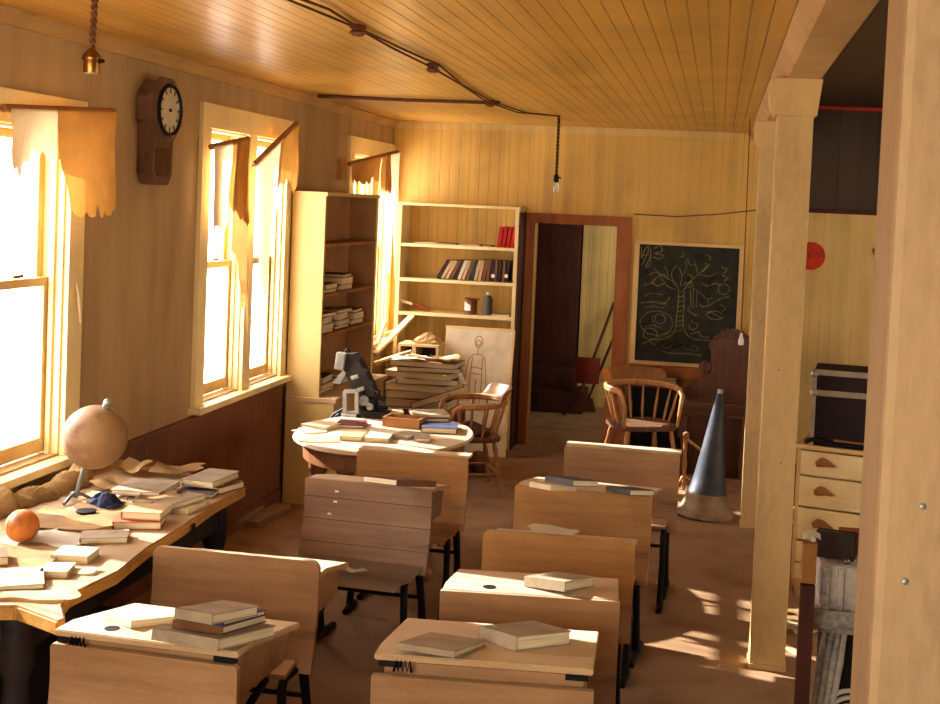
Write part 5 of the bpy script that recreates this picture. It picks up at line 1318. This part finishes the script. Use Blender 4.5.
mb = MB(); mb.b2((a1.x - (a1.x + b1.x) / 2, -0.02, 0), (b1.x - (a1.x + b1.x) / 2, 0.02, fg(812, 585, -0.12).z), bev=0.003); mb.build('lower_board', M['dark_door'], t)
mb = MB(); mb.b2((a1.x - (a1.x + b1.x) / 2, -0.018, fg(812, 585, -0.12).z + 0.008), (b1.x - (a1.x + b1.x) / 2, 0.018, fg(812, 543, -0.12).z), bev=0.003); mb.build('upper_board', M['cardboard'], t)
c_ = fg(836, 553)
t = thing('upright_book', 'dark book standing open-edged on top of the stove', 'book', (c_.x, CYF + 0.10, zt_ + 0.002), R(-14))
mb = MB(); mb.b2((-0.055, -0.01, 0), (0.07, -0.004, 0.09)); mb.b2((-0.055, 0.02, 0), (0.07, 0.026, 0.09)); mb.build('cover', BK['dark'], t)
mb = MB(); mb.b2((-0.05, -0.004, 0.003), (0.066, 0.02, 0.085)); mb.build('pages', M['paper_white'], t)
c_ = fg(849, 548)
mb = MB(); mb.b2((0, 0, 0), (0.10, 0.07, 0.075), bev=0.004)
tag(mb.build('orange_box', M['door_trim'], None, (c_.x - 0.012, CYF + 0.16, zt_ + 0.003)), 'small orange-brown box behind the dark book on the stove', 'box')
mb = MB(); q = fg(809, 540, -0.12); mb.grid(lambda s, k: Vector((0.055 * s, 0.035 * k, 0.012 * math.sin(s * 3) + 0.01 * k)), 6, 4, 0.001)
tag(mb.build('paper_scrap', M['paper_white'], None, (q.x - 0.02, CYF - 0.14, q.z + 0.006)), 'white paper scrap on top of the upright plank', 'paper')
# lumber and rubbish on the floor behind the post, and along the left wall
stick('thin pale stick on the floor between post and stove', atz(783, 645, 0.012), atz(806, 658, 0.012), 0.03, 0.015)
for i, (u, v, w_, l_, yw, mt_, lb) in enumerate([(796, 625, 0.16, 0.12, 20, 'paper', 'pale paper on the floor beside the middle post'), (792, 612, 0.12, 0.1, -20, 'paper_tan', 'tan paper on the floor behind the middle post'), (802, 634, 0.1, 0.12, 50, 'paper_white', 'white paper on the floor near the stove plank')]):
    paper(lb, u, v, 0.0, w_, l_, yw, mt_, 0.02, 'papers on the floor of the annex', seed=80 + i)
a, b = atz(250, 524, 0.02), atz(283, 506, 0.02)
stick('dusty board lying on the floor against the wainscot', a, b, 0.10, 0.03, 'desk_plank', 'floor_board')
a, b = atz(226, 530, 0.02), atz(258, 512, 0.02)
stick('dusty board end under the long table by the wainscot', a + Vector((0, 0, 0.03)), b + Vector((0, 0, 0.03)), 0.08, 0.025, 'desk_plank', 'floor_board')

# ---------------------------------------------------------------- outside and lights
mb = MB(); mb.b2((-30, -20, -0.7), (30, 40, -0.6)); struct(mb.build('ground_outside', M['ground']))
w = bpy.data.worlds.new('World'); bpy.context.scene.world = w; w.use_nodes = True
bg = w.node_tree.nodes['Background']; bg.inputs[0].default_value = (0.93, 0.94, 1.0, 1); bg.inputs[1].default_value = 2.2
sun = bpy.data.lights.new('sun', 'SUN'); sun.energy = 34.0; sun.angle = R(0.6); sun.color = (1.0, 0.96, 0.89)
so = bpy.data.objects.new('sun', sun); COL.objects.link(so)
sd = Vector((1.0, -0.35, -0.53)).normalized()
so.rotation_euler = sd.to_track_quat('-Z', 'Y').to_euler()
def area(name, loc, d, sx_, sy_, e, col):
    l = bpy.data.lights.new(name, 'AREA'); l.shape = 'RECTANGLE'; l.size = sx_; l.size_y = sy_; l.energy = e; l.color = col
    o = bpy.data.objects.new(name, l); COL.objects.link(o); o.location = loc
    o.rotation_euler = Vector(d).to_track_quat('-Z', 'Z').to_euler()
    return o
WARM = (1.0, 0.95, 0.84)
for i, W in enumerate((W1, W2, W3)):
    y0, y1 = W[0][0], W[1][1]
    area('daylight_window_%d' % (i + 1), (XLo - 0.55, (y0 + y1) / 2, 1.62), (1, 0, -0.12), y1 - y0 + 0.3, 1.7, (84, 84, 66)[i], (0.96, 0.97, 1.0))
area('daylight_front', (-1.3, YF - 0.3, 1.6), (-0.12, 1, -0.12), 1.8, 1.6, 72, WARM)
area('annex_fill', (XR + 0.3, 4.8, 1.5), (-1, 0, 0), 1.6, 1.4, 34, WARM)  # fill lamp added to brighten the annex
area('annex_fill_far', (XR + 0.3, 8.0, 1.5), (-1, 0, 0), 1.6, 1.4, 17, WARM)  # second added fill lamp, toward the back of the annex
area('hall_fill', (-0.1, 11.0, 1.7), (-1, 0.75, -0.3), 0.8, 0.8, 14, WARM)  # fill lamp added inside the hall to brighten it
vs = bpy.context.scene.view_settings
vs.view_transform = 'Standard'
try: vs.look = 'Medium High Contrast'
except Exception: vs.look = 'None'
vs.exposure = 0.0; vs.gamma = 1.0
